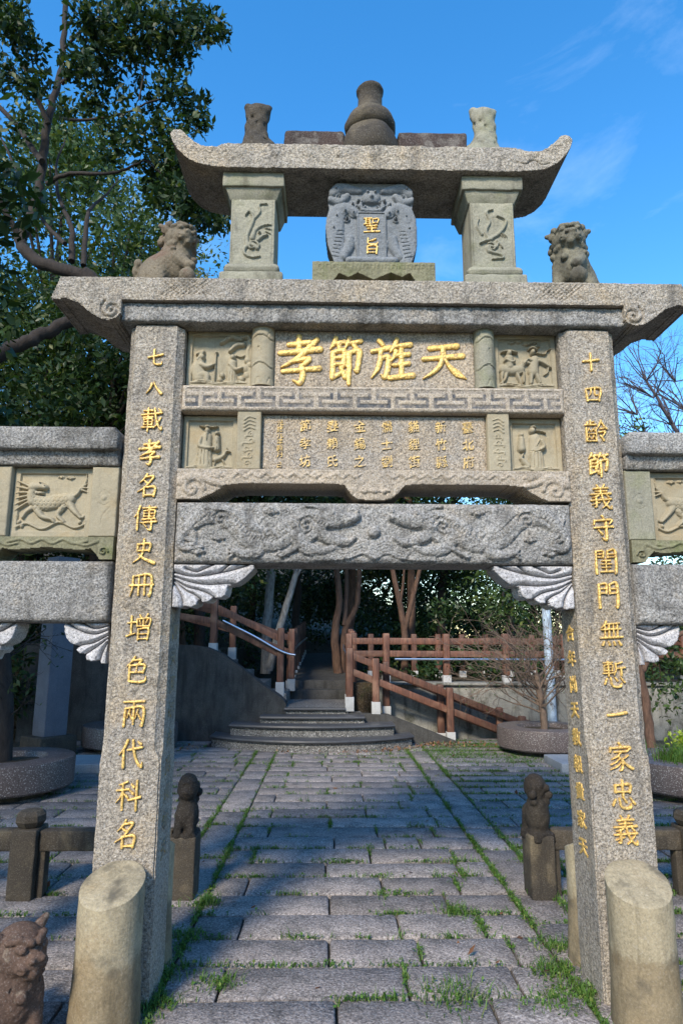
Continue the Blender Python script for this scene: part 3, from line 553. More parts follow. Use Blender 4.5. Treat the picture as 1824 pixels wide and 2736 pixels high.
# curved entrance steps
steps = empty('entrance_steps', (-.47, 7.2, 0), 'curved exposed aggregate steps with dark rounded nosings', 'steps')
def arc_step(name, cx, cy, rad, hw, z0, z1, parent, yback):
    n = 40; out = []
    for k in range(n+1):
        x = cx-hw+2*hw*k/n; out.append((x, cy-math.sqrt(max(rad*rad-(x-cx)**2, .01))))
    V, F = [], []
    for (x, y) in out: V += [(x, y, z0), (x, y, z1-.05), (x, yback, z1-.05), (x, yback, z0)]
    for k in range(n):
        a, b = 4*k, 4*(k+1); F += [[a, b, b+1, a+1], [a+1, b+1, b+2, a+2], [a+2, b+2, b+3, a+3]]
    F += [[0, 1, 2, 3], [4*n+3, 4*n+2, 4*n+1, 4*n]]
    st = mesh('step', np.array(V), F, AGGR, parent, True, 30)
    V, F = [], []; prof = [(-.035, -.05), (-.052, -.028), (-.045, -.006), (-.02, 0), (.30, 0)]
    for (x, y) in out:
        d = Vector((x-cx, y-cy)).normalized()
        for o, dz in prof:
            e = -o; V.append((x+d.x*e, y+d.y*e, z1+dz) if o < .2 else (x, min(yback, y+.34), z1))
    m = len(prof)
    for k in range(n):
        for j in range(m-1): F.append([m*k+j, m*(k+1)+j, m*(k+1)+j+1, m*k+j+1])
    F += [list(range(m))[::-1], [m*n+j for j in range(m)]]
    mesh('nosing', np.array(V), F, NOSING, st, True, 50); return st
arc_step('s', -.47, 8.98, 2.25, 1.52, -.05, .165, steps, 9.2)
arc_step('s', -.47, 10.2, 3.17, 1.24, .0, .33, steps, 9.2)
arc_step('s', -.47, 17.0, 9.67, .80, .0, .435, steps, 9.2)
arc_step('s', -.44, 60.0, 52.35, .485, .0, .535, steps, 9.2)
V, F = plainbox(-.95, .08, 7.66, 9.4, .3, .537); mesh('landing', V, F, AGGR, steps, False)
for k in range(2):
    st = block('step', (-.92, .12, 9.15+.35*k, 9.8+.35*k, .4, .70+.15*k), CONC_D, steps, r=.01, cell=.2)
# left flight: treads climbing to the left above the curved retaining wall
fl = empty('stair_flight', (-1.6, 8.6, 0), 'flight of aggregate block steps climbing left behind the dark retaining wall', 'stairs')
for x, z in ((-.92, .73), (-1.27, .90), (-1.58, 1.07), (-1.88, 1.24), (-2.2, 1.41)):
    block('step', (x-.8, x, 8.0, 9.15, -.05, z), AGGR, fl, r=.01, cell=.15, amp=.002)
rw = Relief(-5.2, -.9, -.06, 1.56, .03)
top = [(-.9, -.06), (-.9, .60), (-1.0, .70), (-1.25, .86), (-1.6, 1.12), (-1.95, 1.36), (-2.2, 1.46), (-2.5, 1.50), (-5.2, 1.52), (-5.2, -.06)]
zt = np.interp(rw.X, [p[0] for p in top[1:-1]][::-1], [p[1] for p in top[1:-1]][::-1]); rw.Z = -.06+(rw.Z+.06)/1.62*(zt+.06)
rw.h = -np.clip((-.9-rw.X)*.12, 0, .25)+vnoise(rw.X, rw.Z, 9, 4)*.006
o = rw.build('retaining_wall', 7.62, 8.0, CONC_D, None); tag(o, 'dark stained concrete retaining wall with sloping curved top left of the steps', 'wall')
# right: terrace wall and cheek wall
tw = empty('terrace_wall', (3, 8.4, 0), 'mossy pale concrete terrace wall under the upper timber railing', 'wall')
block('wall', (.62, 9, 8.25, 8.6, -.1, .84), CONC, tw, r=.01, cell=.15, amp=.004, sc=5); block('coping', (.56, 9, 8.19, 8.66, .843, .885), CONC, tw, r=.01, cell=.2)
ck = Relief(.1, 1.85, -.06, .46, .02); zt = np.interp(ck.X, [.1, .72, 1.85], [.45, .43, -.0]); ck.Z = -.06+(ck.Z+.06)/.52*(zt+.06)
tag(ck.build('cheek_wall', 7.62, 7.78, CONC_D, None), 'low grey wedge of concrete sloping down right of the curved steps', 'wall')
V, F = plainbox(.14, 9, 8.62, 16, .3, .86); sheet('upper_terrace', V, F, EARTH)
V, F = plainbox(-8, -2.25, 8.02, 16, .2, 1.40); sheet('left_bank', V, F, EARTH)
# path climbing into the trees
V, F = [], []
for k in range(16):
    yy = 9.85+k*.7; z = .85+.04*k; V += [(-.95, yy, z), (.18, yy, z)]
F = [[2*k, 2*k+1, 2*k+3, 2*k+2] for k in range(15)]
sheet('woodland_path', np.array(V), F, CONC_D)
# hillside behind everything
nx, ny = 60, 30; V = []
for j in range(ny+1):
    for i in range(nx+1):
        X = -45+100*i/nx; Y = 11+45*j/ny
        rise = np.interp(X, [-45, -8, -2, 3, 7, 12, 55], [.30, .26, .2, .13, .06, .02, .0])
        V.append((X, Y, .3+rise*(Y-11)+.5*mn.noise(Vector((X*.2, Y*.2, 0)))))
F = [[j*(nx+1)+i, j*(nx+1)+i+1, (j+1)*(nx+1)+i+1, (j+1)*(nx+1)+i] for j in range(ny) for i in range(nx)]
tag(mesh('hillside', np.array(V), F, EARTH, None), kind='structure')

# ================================================================== the memorial arch
arch = empty('memorial_arch', (0, .14, 0), 'weathered granite memorial archway with gilded inscriptions and upturned stone roof', 'archway')
def pillar(x0, x1, y0, y1, zt, mat, stop=1.04, cut=.034):
    zs = np.concatenate([np.arange(-.05, zt-.02, .03), [zt-.012, zt]]); V, F = [], []; ns = 7
    for z in zs:
        c = .008+(cut-.008)*np.clip((z-stop+.02)/.05, 0, 1); tp = 1-.0015*z; xm = (x0+x1)/2; e = .01 if z > zt-.006 else 0
        a, b, p, q = x0+e, x1-e, y0+e, y1-e
        cor = [(a+c, p), (b-c, p), (b, p+c), (b, q-c), (b-c, q), (a+c, q), (a, q-c), (a, p+c)]
        for k in range(8):
            m = ns if k % 2 == 0 else 2; u, v = cor[k], cor[(k+1) % 8]
            for t in range(m):
                sc = t/m; px, py = u[0]+(v[0]-u[0])*sc, u[1]+(v[1]-u[1])*sc
                if k % 2 and t: px += (xm-px)*.03; py += ((p+q)/2-py)*.03
                V.append((px, py, z))
    w = 4*ns+8
    for i in range(len(zs)-1):
        for k in range(w): F.append([i*w+k, i*w+(k+1) % w, (i+1)*w+(k+1) % w, (i+1)*w+k])
    F.append([(len(zs)-1)*w+k for k in range(w)])
    return mesh('pillar', rough_noise(np.array(V), .0028, 20, x0*7), F, mat, arch)
PL = pillar(-1.272, -.992, 0, .285, 3.183, GRANITE); PR = pillar(.992, 1.278, 0, .285, 3.183, GRANITE)
for x in (-2.22, 1.945): pillar(x, x+.275, .0, .285, 2.62, GRANITE_B)
for s, ch in ((-1, '七八載孝名傳史冊增色兩代科名'), (1, '十四齡節義守閨門無慙一家忠義')):
    ztop = 3.03; step = (3.03-.70)/13
    zs = [2.995, 2.83, 2.66, 2.485, 2.315, 2.15, 1.985, 1.82, 1.62, 1.42, 1.225, 1.045, .865, .70] if s < 0 else [2.995, 2.815, 2.615, 2.44, 2.275, 2.115, 1.945, 1.78, 1.595, 1.405, 1.22, 1.03, .865, .715]
    for c, z in zip(ch, zs):
        sz = .118 if c not in '一十八七四' else .098; brushchar(c, -1.128 if s < 0 else 1.138, z, -.003, sz, GOLD, PL if s < 0 else PR, .009, .0024, .95)
for s, ch in ((-1, '閭天旌年合尚貞孝天'), (1, '合年尚天教報貴家天')):
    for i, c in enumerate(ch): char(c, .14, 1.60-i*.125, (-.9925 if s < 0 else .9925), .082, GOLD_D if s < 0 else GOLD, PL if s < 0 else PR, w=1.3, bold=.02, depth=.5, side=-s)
# drum stones propping the pillars
def drum(cx, cy, s):
    V, F = [], []; n = 36; zs = np.linspace(-.04, 1, 22)
    for t in zs:
        for k in range(n):
            a = 2*math.pi*k/n; r = .133+.014*(1-min(1, max(0, t)*1.6))**2; px, py = r*math.cos(a), r*math.sin(a); py = max(-.15, min(.128, py*1.0)) if s < 0 else max(-.128, py)
            ztop = .535-.055*py*s/.13+.008*px/.13
            V.append((cx+px, cy+py, t*ztop if t > 0 else t))
    for i in range(len(zs)-1):
        for k in range(n): F.append([i*n+k, i*n+(k+1) % n, (i+1)*n+(k+1) % n, (i+1)*n+k])
    base = len(V); top = V[-n:]
    for sc, dz in ((.93, .006), (.5, .008)):
        c = np.mean(top, 0); V += [tuple(c+(np.array(p)-c)*sc+np.array((0, 0, dz))) for p in top]
    i0 = len(zs)-1
    for r in range(2):
        for k in range(n): F.append([(i0+r)*n+k, (i0+r)*n+(k+1) % n, (i0+r+1)*n+(k+1) % n, (i0+r+1)*n+k])
    F.append([(i0+2)*n+k for k in range(n)])
    return mesh('drum_stone', rough_noise(np.array(V), .003, 13), F, SAND_Y, arch, True, 35)
for x in (-1.135, 1.118): drum(x, -.137, -1)
for x in (-1.135, 1.135): drum(x, .42, 1)
# brush for beams
def beam(name, x0, x1, z0, z1, yf, yb, mat, r=.02, res=.006, carve=None, rough=.004, sc=None, ang=55):
    rl = Relief(x0, x1, z0, z1, res, sc=sc)
    if carve: carve(rl)
    rl.rough(rough, 45, int(abs(x0*100)+z0*10)).soft_edge(r); return rl.build(name, yf, yb, mat, arch, ang=ang)
# ---- dragon beam
def dragons(r):
    for flip in (False, True):
        r.flip = flip; k = 1
        r.cap([(.03, .55), (.08, .8), (.14, .75), (.19, .45), (.25, .38), (.30, .6), (.345, .72), (.385, .62)], [.016, .028, .033, .033, .03, .03, .027, .022], h=.024)
        for t in np.linspace(0, 1, 26):
            pass
        r.cap([(.365, .62), (.40, .72), (.43, .72), (.455, .76)], [.026, .027, .018, .011], h=.034)     # skull and upper jaw
        r.cap([(.375, .46), (.405, .36), (.43, .34), (.448, .40)], [.020, .016, .012, .007], h=.030)    # lower jaw
        r.ell(.395, .80, .009, .007, 20, .042); r.ell(.456, .83, .007, .006, 0, .034); r.groove([(.385, .54), (.42, .52), (.45, .58)], .008, .02)
        r.cap([(.385, .78), (.36, .9), (.33, .93)], .009, .004, .018); r.cap([(.39, .72), (.355, .84), (.31, .84)], .008, .003, .016)
        for q in range(6): r.cap([(.375-.006*q, .55-.03*q), (.345-.010*q, .50-.06*q), (.335-.012*q, .42-.06*q)], .008, .003, .020)
        r.cap([(.30, .45), (.33, .25), (.37, .2), (.40, .26)], [.02, .018, .012, .008], h=.024)          # foreleg
        for q in (-1, 0, 1, 2): r.cap([(.40, .25), (.418+.004*q, .23-.07*q)], .006, .003, .016)
        r.cap([(.17, .5), (.21, .22), (.18, .14), (.15, .18)], [.022, .018, .012, .008], h=.022)
        for q in (-1, 0, 1): r.cap([(.155, .17), (.138, .16-.07*q)], .006, .003, .015)
        r.cap([(.03, .55), (.015, .35), (.03, .22), (.07, .25)], [.014, .011, .008, .005], h=.02)
        for q in range(4): r.cap([(.05, .3+.05*q), (.02, .25+.16*q)], .009, .004, .017)
        for u, v, w in ((.06, .18, .018), (.11, .40, .016), (.24, .84, .018), (.27, .14, .017)): r.cloud(u, v, w, .014)
        for u, v in ((.115, .70), (.235, .48), (.33, .62)): r.spiral(u, v, .022, 1.5, 0, .005, .010, True)
        for q in range(5): r.cap([(.5, .08+.05*q), (.47, .17+.05*q), (.44, .10+.045*q), (.40, .06+.03*q), (.35, .05+.02*q)], .005, .003, .011)
        for q in range(46):
            u = .05+.33*q/46; v = np.interp(u, [.03, .08, .14, .19, .25, .30, .345, .385], [.55, .8, .75, .45, .38, .6, .72, .62])
            r.groove([(u, v+.06), (u+.006, v), (u, v-.06)], .0028, .006)
    r.flip = False; r.ell(.498, .52, .017, .017, 0, .032)
    r.h += .004*vnoise(r.X, r.Z, 30, 5)*(r.h > .002)
beam('dragon_beam', -.988, .990, 1.93, 2.238, .012, .275, GRANITE_B, .03, .0042, dragons, .006)
# ---- apron moulding with cut arches
ap = Relief(-.988, .990, 2.25, 2.405, .0045)
low = [(-.988, 2.25), (-.87, 2.252), (-.80, 2.285), (-.74, 2.322), (-.66, 2.332), (-.20, 2.333), (-.15, 2.325), (-.115, 2.275), (-.09, 2.257), (-.05, 2.252), (.0, 2.25), (.055, 2.252), (.09, 2.262), (.12, 2.285), (.155, 2.325), (.21, 2.333), (.66, 2.332), (.745, 2.322), (.80, 2.285), (.87, 2.252), (.99, 2.25)]
ap.mask = (ap.Z >= np.interp(ap.X, [p[0] for p in low], [p[1] for p in low])-.002)
for flip in (False, True):
    ap.flip = flip; ap.cap([(.01, .55), (.05, .75), (.09, .55), (.12, .45)], .012, .006, .012); ap.spiral(.04, .35, .03, 1.4, 0, .006, .01); ap.cloud(.10, .78, .018, .007)
    for q in range(9): ap.cap([(.14+.035*q, .72), (.155+.035*q, .86), (.17+.035*q, .74), (.185+.035*q, .84)], .004, .003, .006)
ap.flip = False
for u in (.475, .5, .525): ap.cloud(u, .3, .014, .009)
ap.rough(.005, 50).edge_round(.012); ap.build('apron_moulding', .005, .30, GRANITE_P, arch)
# ---- fret beam
fr = Relief(-.99, .995, 2.716, 2.858, .0042); Hh = .142; Pp = .1985; lx = (fr.X+.99) % Pp; lz = (fr.Z-2.716)/Hh; wv = .011; bh = .075
def near(c): d = np.abs(lx-c); return np.minimum(d, Pp-d)
light = (lz < .17) | (lz > .86) | ((near(0) < wv) & (lz > .36)) | ((np.abs(lz-.38) < bh) & (near(0) < .36*Pp)) | ((near(Pp/2) < wv) & (lz < .64)) | ((np.abs(lz-.65) < bh) & (near(Pp/2) < .36*Pp)) | (fr.X < -.965) | (fr.X > .97)
fr.paint = (~light).astype(float)*(.35+.65*(lz < .72)); fr.h = np.where(light, .004, 0.0); fr.rough(.003, 50).soft_edge(.02); fr.build('fret_beam', .018, .25, GRANITE_P, arch)
# ---- name panel and its four gilded characters
NP = beam('name_panel', -.52, .54, 2.862, 3.19, .062, .2, GRANITE_W, .006, .012, None, .003)
for c, x, w_, h_ in (('孝', -.385, .96, .245), ('節', -.145, .74, .245), ('旌', .098, .92, .24), ('天', .375, 1.1, .225)): brushchar(c, x, 3.022, .0645, h_, GOLD, NP, .016, w=w_)
IP = beam('inscription_panel', -.575, .588, 2.409, 2.712, .062, .2, GRANITE_W, .006, .012, None, .003)
for i, t in enumerate(('臺北府', '新竹縣', '貓貍街', '儒士劉', '金錫之', '妻賴氏', '節孝坊')):
    for j, c in enumerate(t): char(c, .492-i*.1405, 2.652-j*.094, .058, .066, GOLD_I, IP, w=.92, bold=.010 if c in '北府竹士之妻氏金坊街' else .003, depth=.3)
for j, c in enumerate('光緒九年葭月日'): char(c, -.482, 2.668-j*.034-(.022 if j == 6 else 0), .058, .034, GOLD_I, IP, bold=.004, depth=.4)
# ---- bamboo columns
for s, x0, x1 in ((-1, -.642, -.522), (1, .542, .650)):
    r = Relief(x0, x1, 2.862, 3.205, .004, flip=s > 0); u = (r.X-(x0+x1)/2)/((x1-x0)/2); r.h = .05*np.sqrt(np.clip(1-u*u*.98, 0, 1))
    for v in (.28, .74): r.groove([(0, v), (.3, v+.06), (.6, v+.05), (.85, v-.01), (1, v)], .03, .006); r.cap([(0, v+.03), (.3, v+.09), (.6, v+.08), (.85, v+.02), (1, v+.03)], .03, .03, .004, add=True)
    r.groove([(.72, .78), (.82, .86), (.9, .8)], .03, .005); r.groove([(.2, .02), (.35, .12), (.5, .02)], .03, .005); r.groove([(.75, .03), (.85, .12), (.95, .03)], .03, .005)
    for q in (-30, 0, 30): a = R(q-90); r.groove([(.35, .62), (.35+.25*math.cos(a), .62+.09*math.sin(a))], .025, .004)
    r.rough(.002, 40); r.build('bamboo_column', .062, .2, SAND if s < 0 else SAND_G, arch)
# ---- figure panels
def person(r, u, v, s, lean=0, robe=True, hh=.018, skirt=.5):
    """small carved figure; v = foot level, s = height in panel units"""
    r.cap([(u, v+.80*s), (u+lean*.5, v+.45*s), (u+lean*.4, v+.05*s)], [.13*s, .15*s, (.20 if robe else .15)*s*skirt*1.6], h=hh)
    r.ell(u+lean*.2, v+.93*s, .085*s, .10*s, 0, hh*1.5); r.ell(u+lean*.2, v+1.0*s, .09*s, .05*s, 0, hh*1.6)
    for q in (-1, 0, 1, 2): r.groove([(u+q*.05*s, v+.4*s), (u+q*.08*s, v+.05*s)], .012*s, .004)
    r.groove([(u-.12*s, v+.5*s), (u, v+.47*s), (u+.12*s, v+.5*s)], .014*s, .005)
def ground_line(r, v=.1, h=.02, a=.08, b=.92):
    r.cap([(a, v), (a+.2, v+.03), (.5, v-.02), (b-.2, v+.02), (b, v)], [.03, .04, .045, .04, .035], h=h)
    r.groove([(a, v-.01), (.4, v-.03), (b, v-.01)], .008, .006); r.groove([(a+.1, v+.03), (.6, v), (b-.1, v+.03)], .007, .005)
def pA(r):   # elder with staff and seated woman under a pine
    ground_line(r, .1)
    r.cap([(.20, .50), (.16, .36), (.2, .22)], [.07, .10, .11], h=.022); r.cap([(.2, .24), (.3, .24), (.32, .14)], [.07, .06, .05], h=.024); r.ell(.235, .545, .045, .055, 10, .032); r.cap([(.16, .60), (.24, .63), (.17, .50)], [.03, .04, .03], h=.026)
    r.cap([(.22, .42), (.32, .38), (.43, .42)], [.05, .045, .02], h=.028); r.cap([(.445, .62), (.44, .14)], .013, .013, .018); r.ell(.45, .63, .028, .025, 0, .024)
    r.cap([(.70, .46), (.69, .32), (.70, .13)], [.07, .08, .09], h=.024); r.ell(.71, .545, .045, .055, 0, .034); r.cap([(.67, .42), (.76, .33), (.86, .36)], [.04, .045, .03], h=.032)
    for q in range(4): r.groove([(.64+.04*q, .28), (.63+.045*q, .13)], .008, .005)
    for du, dv, rr in ((.90, .36, .08), (.93, .24, .07), (.85, .18, .06), (.97, .42, .06), (.55, .24, .05), (.52, .16, .05), (.93, .5, .06)): r.ell(du, dv, rr*.8, rr, 20, .022)
    r.cap([(.95, .5), (.93, .64), (.97, .76)], [.05, .04, .035], h=.02); r.cap([(.93, .62), (.84, .56), (.76, .58)], [.02, .016, .01], h=.016)
    for a, b, c in (((.52, .80), (.68, .90), (.82, .86)), ((.66, .66), (.76, .76), (.86, .77)), ((.80, .88), (.92, .9), (.98, .85))): r.cap([a, b, c], [.03, .045, .04], h=.026)
    for q in range(14): r.groove([(.53+.032*q, .78+.08*math.sin(q*.24)), (.54+.032*q, .88+.05*math.sin(q*.24))], .006, .005)
def pB(r):   # rider and attendant
    ground_line(r, .10)
    r.cap([(.14, .40), (.28, .38), (.42, .40)], [.08, .085, .08], h=.026); r.cap([(.42, .42), (.50, .52), (.56, .50)], [.06, .045, .03], h=.024)
    for a in (((.14, .35), (.12, .24), (.13, .12)), ((.20, .34), (.17, .22), (.10, .14)), ((.40, .34), (.47, .34), (.47, .18)), ((.36, .34), (.40, .22), (.42, .14))): r.cap(a, [.04, .025, .018], h=.020)
    r.cap([(.10, .42), (.06, .34), (.08, .24)], .02, .008, .014); r.cap([(.25, .58), (.25, .44)], .075, .07, .032); r.ell(.25, .66, .045, .055, 0, .040)
    r.cap([(.13, .68), (.2, .70), (.30, .70), (.38, .67)], [.012, .025, .025, .012], h=.030); r.cap([(.19, .54), (.28, .50), (.33, .52)], [.03, .03, .02], h=.038)
    for q in range(5): r.groove([(.44+.02*q, .52-.02*q), (.47+.02*q, .42)], .006, .005)
    r.cap([(.66, .56), (.64, .46), (.63, .36)], [.08, .08, .09], h=.028); r.cap([(.60, .36), (.58, .16)], .04, .03, .022); r.cap([(.66, .36), (.72, .17)], .045, .03, .022); r.ell(.63, .69, .045, .055, 0, .036); r.cap([(.57, .74), (.63, .76), (.70, .72)], [.015, .03, .012], h=.036)
    r.cap([(.60, .54), (.54, .56), (.50, .50)], [.03, .022, .015], h=.03); r.cap([(.72, .54), (.80, .50), (.90, .42)], [.03, .03, .018], h=.028); r.cap([(.70, .68), (.82, .66), (.86, .72), (.94, .76)], [.016, .014, .012, .008], h=.02); r.cap([(.86, .5), (.86, .36), (.80, .3)], .018, .012, .018)
    for u, v, w in ((.30, .86, .05), (.42, .88, .055), (.55, .84, .06), (.66, .86, .05), (.72, .80, .04)): r.cloud(u, v, w, .014)
def pC(r):   # official with winged hat carrying a child, deer
    ground_line(r, .07, .02, .1, .9); r.cap([(.42, .62), (.40, .45), (.40, .12)], [.11, .13, .15], h=.026); r.ell(.44, .73, .055, .07, 0, .034); r.ell(.44, .80, .06, .035, 0, .038); r.cap([(.30, .82), (.37, .80), (.52, .79), (.62, .81)], [.012, .016, .016, .012], h=.026)
    r.cap([(.44, .68), (.44, .56)], .035, .012, .034); r.cap([(.34, .60), (.32, .46), (.44, .42), (.56, .42)], [.05, .055, .045, .03], h=.034); r.cap([(.62, .60), (.62, .42)], [.055, .075], None, .032); r.ell(.62, .68, .045, .05, 0, .038)
    for q in range(4): r.groove([(.53+.05*q, .52), (.53+.055*q, .40)], .007, .005)
    for q in range(5): r.groove([(.30+.06*q, .38), (.27+.075*q, .12)], .008, .006)
    r.cap([(.60, .22), (.70, .26), (.76, .30)], [.05, .05, .035], h=.022); r.cap([(.76, .30), (.80, .37), (.86, .36)], [.03, .025, .014], h=.022); r.cap([(.60, .2), (.58, .1)], .018, .012, .014); r.cap([(.73, .22), (.80, .09)], .018, .010, .014); r.cap([(.82, .38), (.80, .43)], .01, .006, .014)
def pD(r):
    ground_line(r, .09, .022, .1, .9); r.cap([(.52, .64), (.52, .46), (.53, .14)], [.11, .12, .15], h=.026); r.ell(.47, .78, .06, .07, 0, .036); r.ell(.49, .84, .06, .03, -15, .040); r.cap([(.55, .78), (.64, .77), (.72, .74)], .013, .008, .022)
    r.cap([(.62, .60), (.66, .50), (.60, .44)], [.05, .055, .045], h=.034); r.cap([(.60, .64), (.52, .50)], .02, .014, .032); r.cap([(.26, .64), (.26, .46)], [.055, .08], None, .03); r.ell(.26, .70, .045, .05, 0, .036)
    for q in range(5): r.groove([(.42+.06*q, .38), (.40+.07*q, .12)], .008, .006)
    r.groove([(.40, .42), (.52, .40), (.64, .43)], .010, .006)
    r.cap([(.24, .28), (.30, .22), (.36, .16)], [.03, .06, .06], h=.022); r.cap([(.24, .30), (.28, .36)], .025, .018, .022)
def panel(name, x0, x1, z0, z1, f, flip=False, mat=SAND, yf=.10):
    r = Relief(x0, x1, z0, z1, .0032, flip=flip); f(r); r.frame(.026, .014); r.rough(.0015, 50).soft_edge(.004); return r.build('relief_panel', yf, .2, mat, arch)
panel('p', -.988, -.644, 2.862, 3.19, pA); panel('p', .652, .99, 2.862, 3.19, pB, mat=SAND)
panel('p', -.988, -.702, 2.409, 2.712, pC); panel('p', .706, .99, 2.409, 2.712, pD, mat=SAND)
for s, x0, x1 in ((-1, -.70, -.577), (1, .590, .704)):
    r = Relief(x0, x1, 2.41, 2.722, .003, flip=s > 0); W = .016
    r.groove([(.14, .08), (.14, .92), (.25, .96), (.75, .96), (.86, .92), (.86, .08), (.75, .04), (.25, .04), (.14, .08)], .022, .005, False)
    rg = random.Random(5+s)
    for k in range(13):
        v = .10+.062*k; a = rg.uniform(.22, .4); b = rg.uniform(.6, .8)
        if k < 9: r.cap([(a, v), (a, v+.03), (b, v+.03), (b, v+.05)], .035, .03, .005, sm=False) if k % 2 else r.spiral(rg.uniform(.35, .65), v, .13, 1.3, k, .03, .005)
        else: r.cap([(.3, v), (.5, v+.05), (.75, v+.02)], .05, .02, .006)
    r.rough(.0015, 50).soft_edge(.006); r.build('plaque', .028, .2, SAND, arch)
# ---- cornice
cor = Relief(-1.676, 1.676, 3.17, 3.417, .0055)
lx = [(-1.676, 3.30), (-1.664, 3.286), (-1.60, 3.296), (-1.53, 3.27), (-1.46, 3.212), (-1.41, 3.182), (-1.365, 3.175), (-1.325, 3.19), (-1.306, 3.215), (-1.302, 3.25), (-1.31, 3.27), (-1.335, 3.288), (0, 3.29)]
lowz = np.interp(-np.abs(cor.X), [p[0] for p in lx], [p[1] for p in lx]); topx = np.interp(cor.Z, [3.17, 3.29, 3.417], [1.676, 1.676, 1.634])
cor.mask = (cor.Z >= lowz-.002) & (np.abs(cor.X) <= topx)
for s in (0, 1):
    cor.flip = bool(s); cor.spiral(.0945, .27, .017, 1.7, 2.2, .0022, .014, True)
    for q in range(7): cor.groove([(.17+.008*q, .60), (.20+.008*q, .95)], .0013, .006, False); cor.groove([(.17+.008*q, .95), (.20+.008*q, .60)], .0013, .006, False)
cor.flip = False
cor.rough(.006, 40, 9).edge_round(.012); cor.build('cornice', -.06, .345, GRANITE, arch)
def diag(r):
    for q in range(40): r.groove([(.03+.024*q, .2), (.045+.024*q, .85)], .0012, .004, False)
beam('cornice_fascia', -1.315, 1.335, 3.188, 3.292, -.028, .312, GRANITE_B, .008, .009, diag, .007)
# ---- wings
def bracket(outline, veins, yf, yb, mat=WHITE_G):
    """acanthus bracket: lobed outline, swelling leaves parted by carved veins that fan from the root"""
    xs = [p[0] for p in outline]; zs = [p[1] for p in outline]; r = Relief(min(xs)-.004, max(xs)+.004, min(zs)-.004, max(zs)+.004, .0026, sc=1.0); r.mask = r.poly(outline); b = r.b
    q = lambda p: ((p[0]-b[0])/(b[1]-b[0]), (p[1]-b[2])/(b[3]-b[2]))
    near_ = np.full(r.X.shape, 1e9)
    for L_, wd in veins: near_ = np.minimum(near_, r.dist(spline([q(p) for p in L_], 6), wd))
    r.h = .024*np.clip(near_/5.0, 0, 1)**.6 - .012*np.exp(-(near_/.9)**2)
    r.rough(.002, 60).edge_round(.012); return r.build('bracket', yf, yb, mat, arch)
def mir(L_, s, c=0): return [(p[0]*s+c,)+tuple(p[1:]) for p in L_]
o1 = [(-.988, 1.925), (-.595, 1.925), (-.592, 1.905), (-.61, 1.885), (-.64, 1.855), (-.672, 1.832), (-.69, 1.826), (-.72, 1.824), (-.722, 1.80), (-.73, 1.775), (-.75, 1.762), (-.775, 1.76), (-.79, 1.768), (-.80, 1.752), (-.815, 1.74), (-.845, 1.742), (-.85, 1.758), (-.862, 1.752), (-.868, 1.728), (-.895, 1.714), (-.93, 1.722), (-.945, 1.712), (-.988, 1.716)]
l1 = [([(-.985, 1.885), (-.90, 1.868), (-.80, 1.878), (-.70, 1.90), (-.63, 1.922)], .004), ([(-.985, 1.865), (-.90, 1.838), (-.82, 1.828), (-.73, 1.832), (-.69, 1.826)], .0045), ([(-.93, 1.905), (-.88, 1.89), (-.84, 1.905), (-.80, 1.924)], .003), ([(-.82, 1.872), (-.76, 1.89), (-.72, 1.924)], .0028), ([(-.985, 1.85), (-.92, 1.815), (-.86, 1.80), (-.82, 1.785), (-.79, 1.766)], .004), ([(-.985, 1.845), (-.93, 1.80), (-.885, 1.778), (-.855, 1.755)], .004), ([(-.985, 1.83), (-.955, 1.785), (-.94, 1.745), (-.938, 1.715)], .004)]
bracket(o1, l1, .06, .20); bracket(mir(o1, -1)[::-1], [(mir(l, -1), w) for l, w in l1], .06, .20)
o2 = [(-1.292, 1.638), (-1.292, 1.445), (-1.315, 1.445), (-1.325, 1.462), (-1.36, 1.455), (-1.385, 1.462), (-1.395, 1.49), (-1.42, 1.492), (-1.438, 1.51), (-1.43, 1.527), (-1.465, 1.54), (-1.49, 1.565), (-1.502, 1.60), (-1.504, 1.638)]
l2 = [([(-1.295, 1.605), (-1.36, 1.585), (-1.43, 1.60), (-1.49, 1.636)], .0035), ([(-1.295, 1.58), (-1.36, 1.545), (-1.41, 1.535), (-1.43, 1.527)], .0035), ([(-1.295, 1.625), (-1.36, 1.612), (-1.42, 1.637)], .0028), ([(-1.295, 1.565), (-1.345, 1.525), (-1.395, 1.49)], .0035), ([(-1.295, 1.545), (-1.315, 1.50), (-1.325, 1.46)], .0035)]
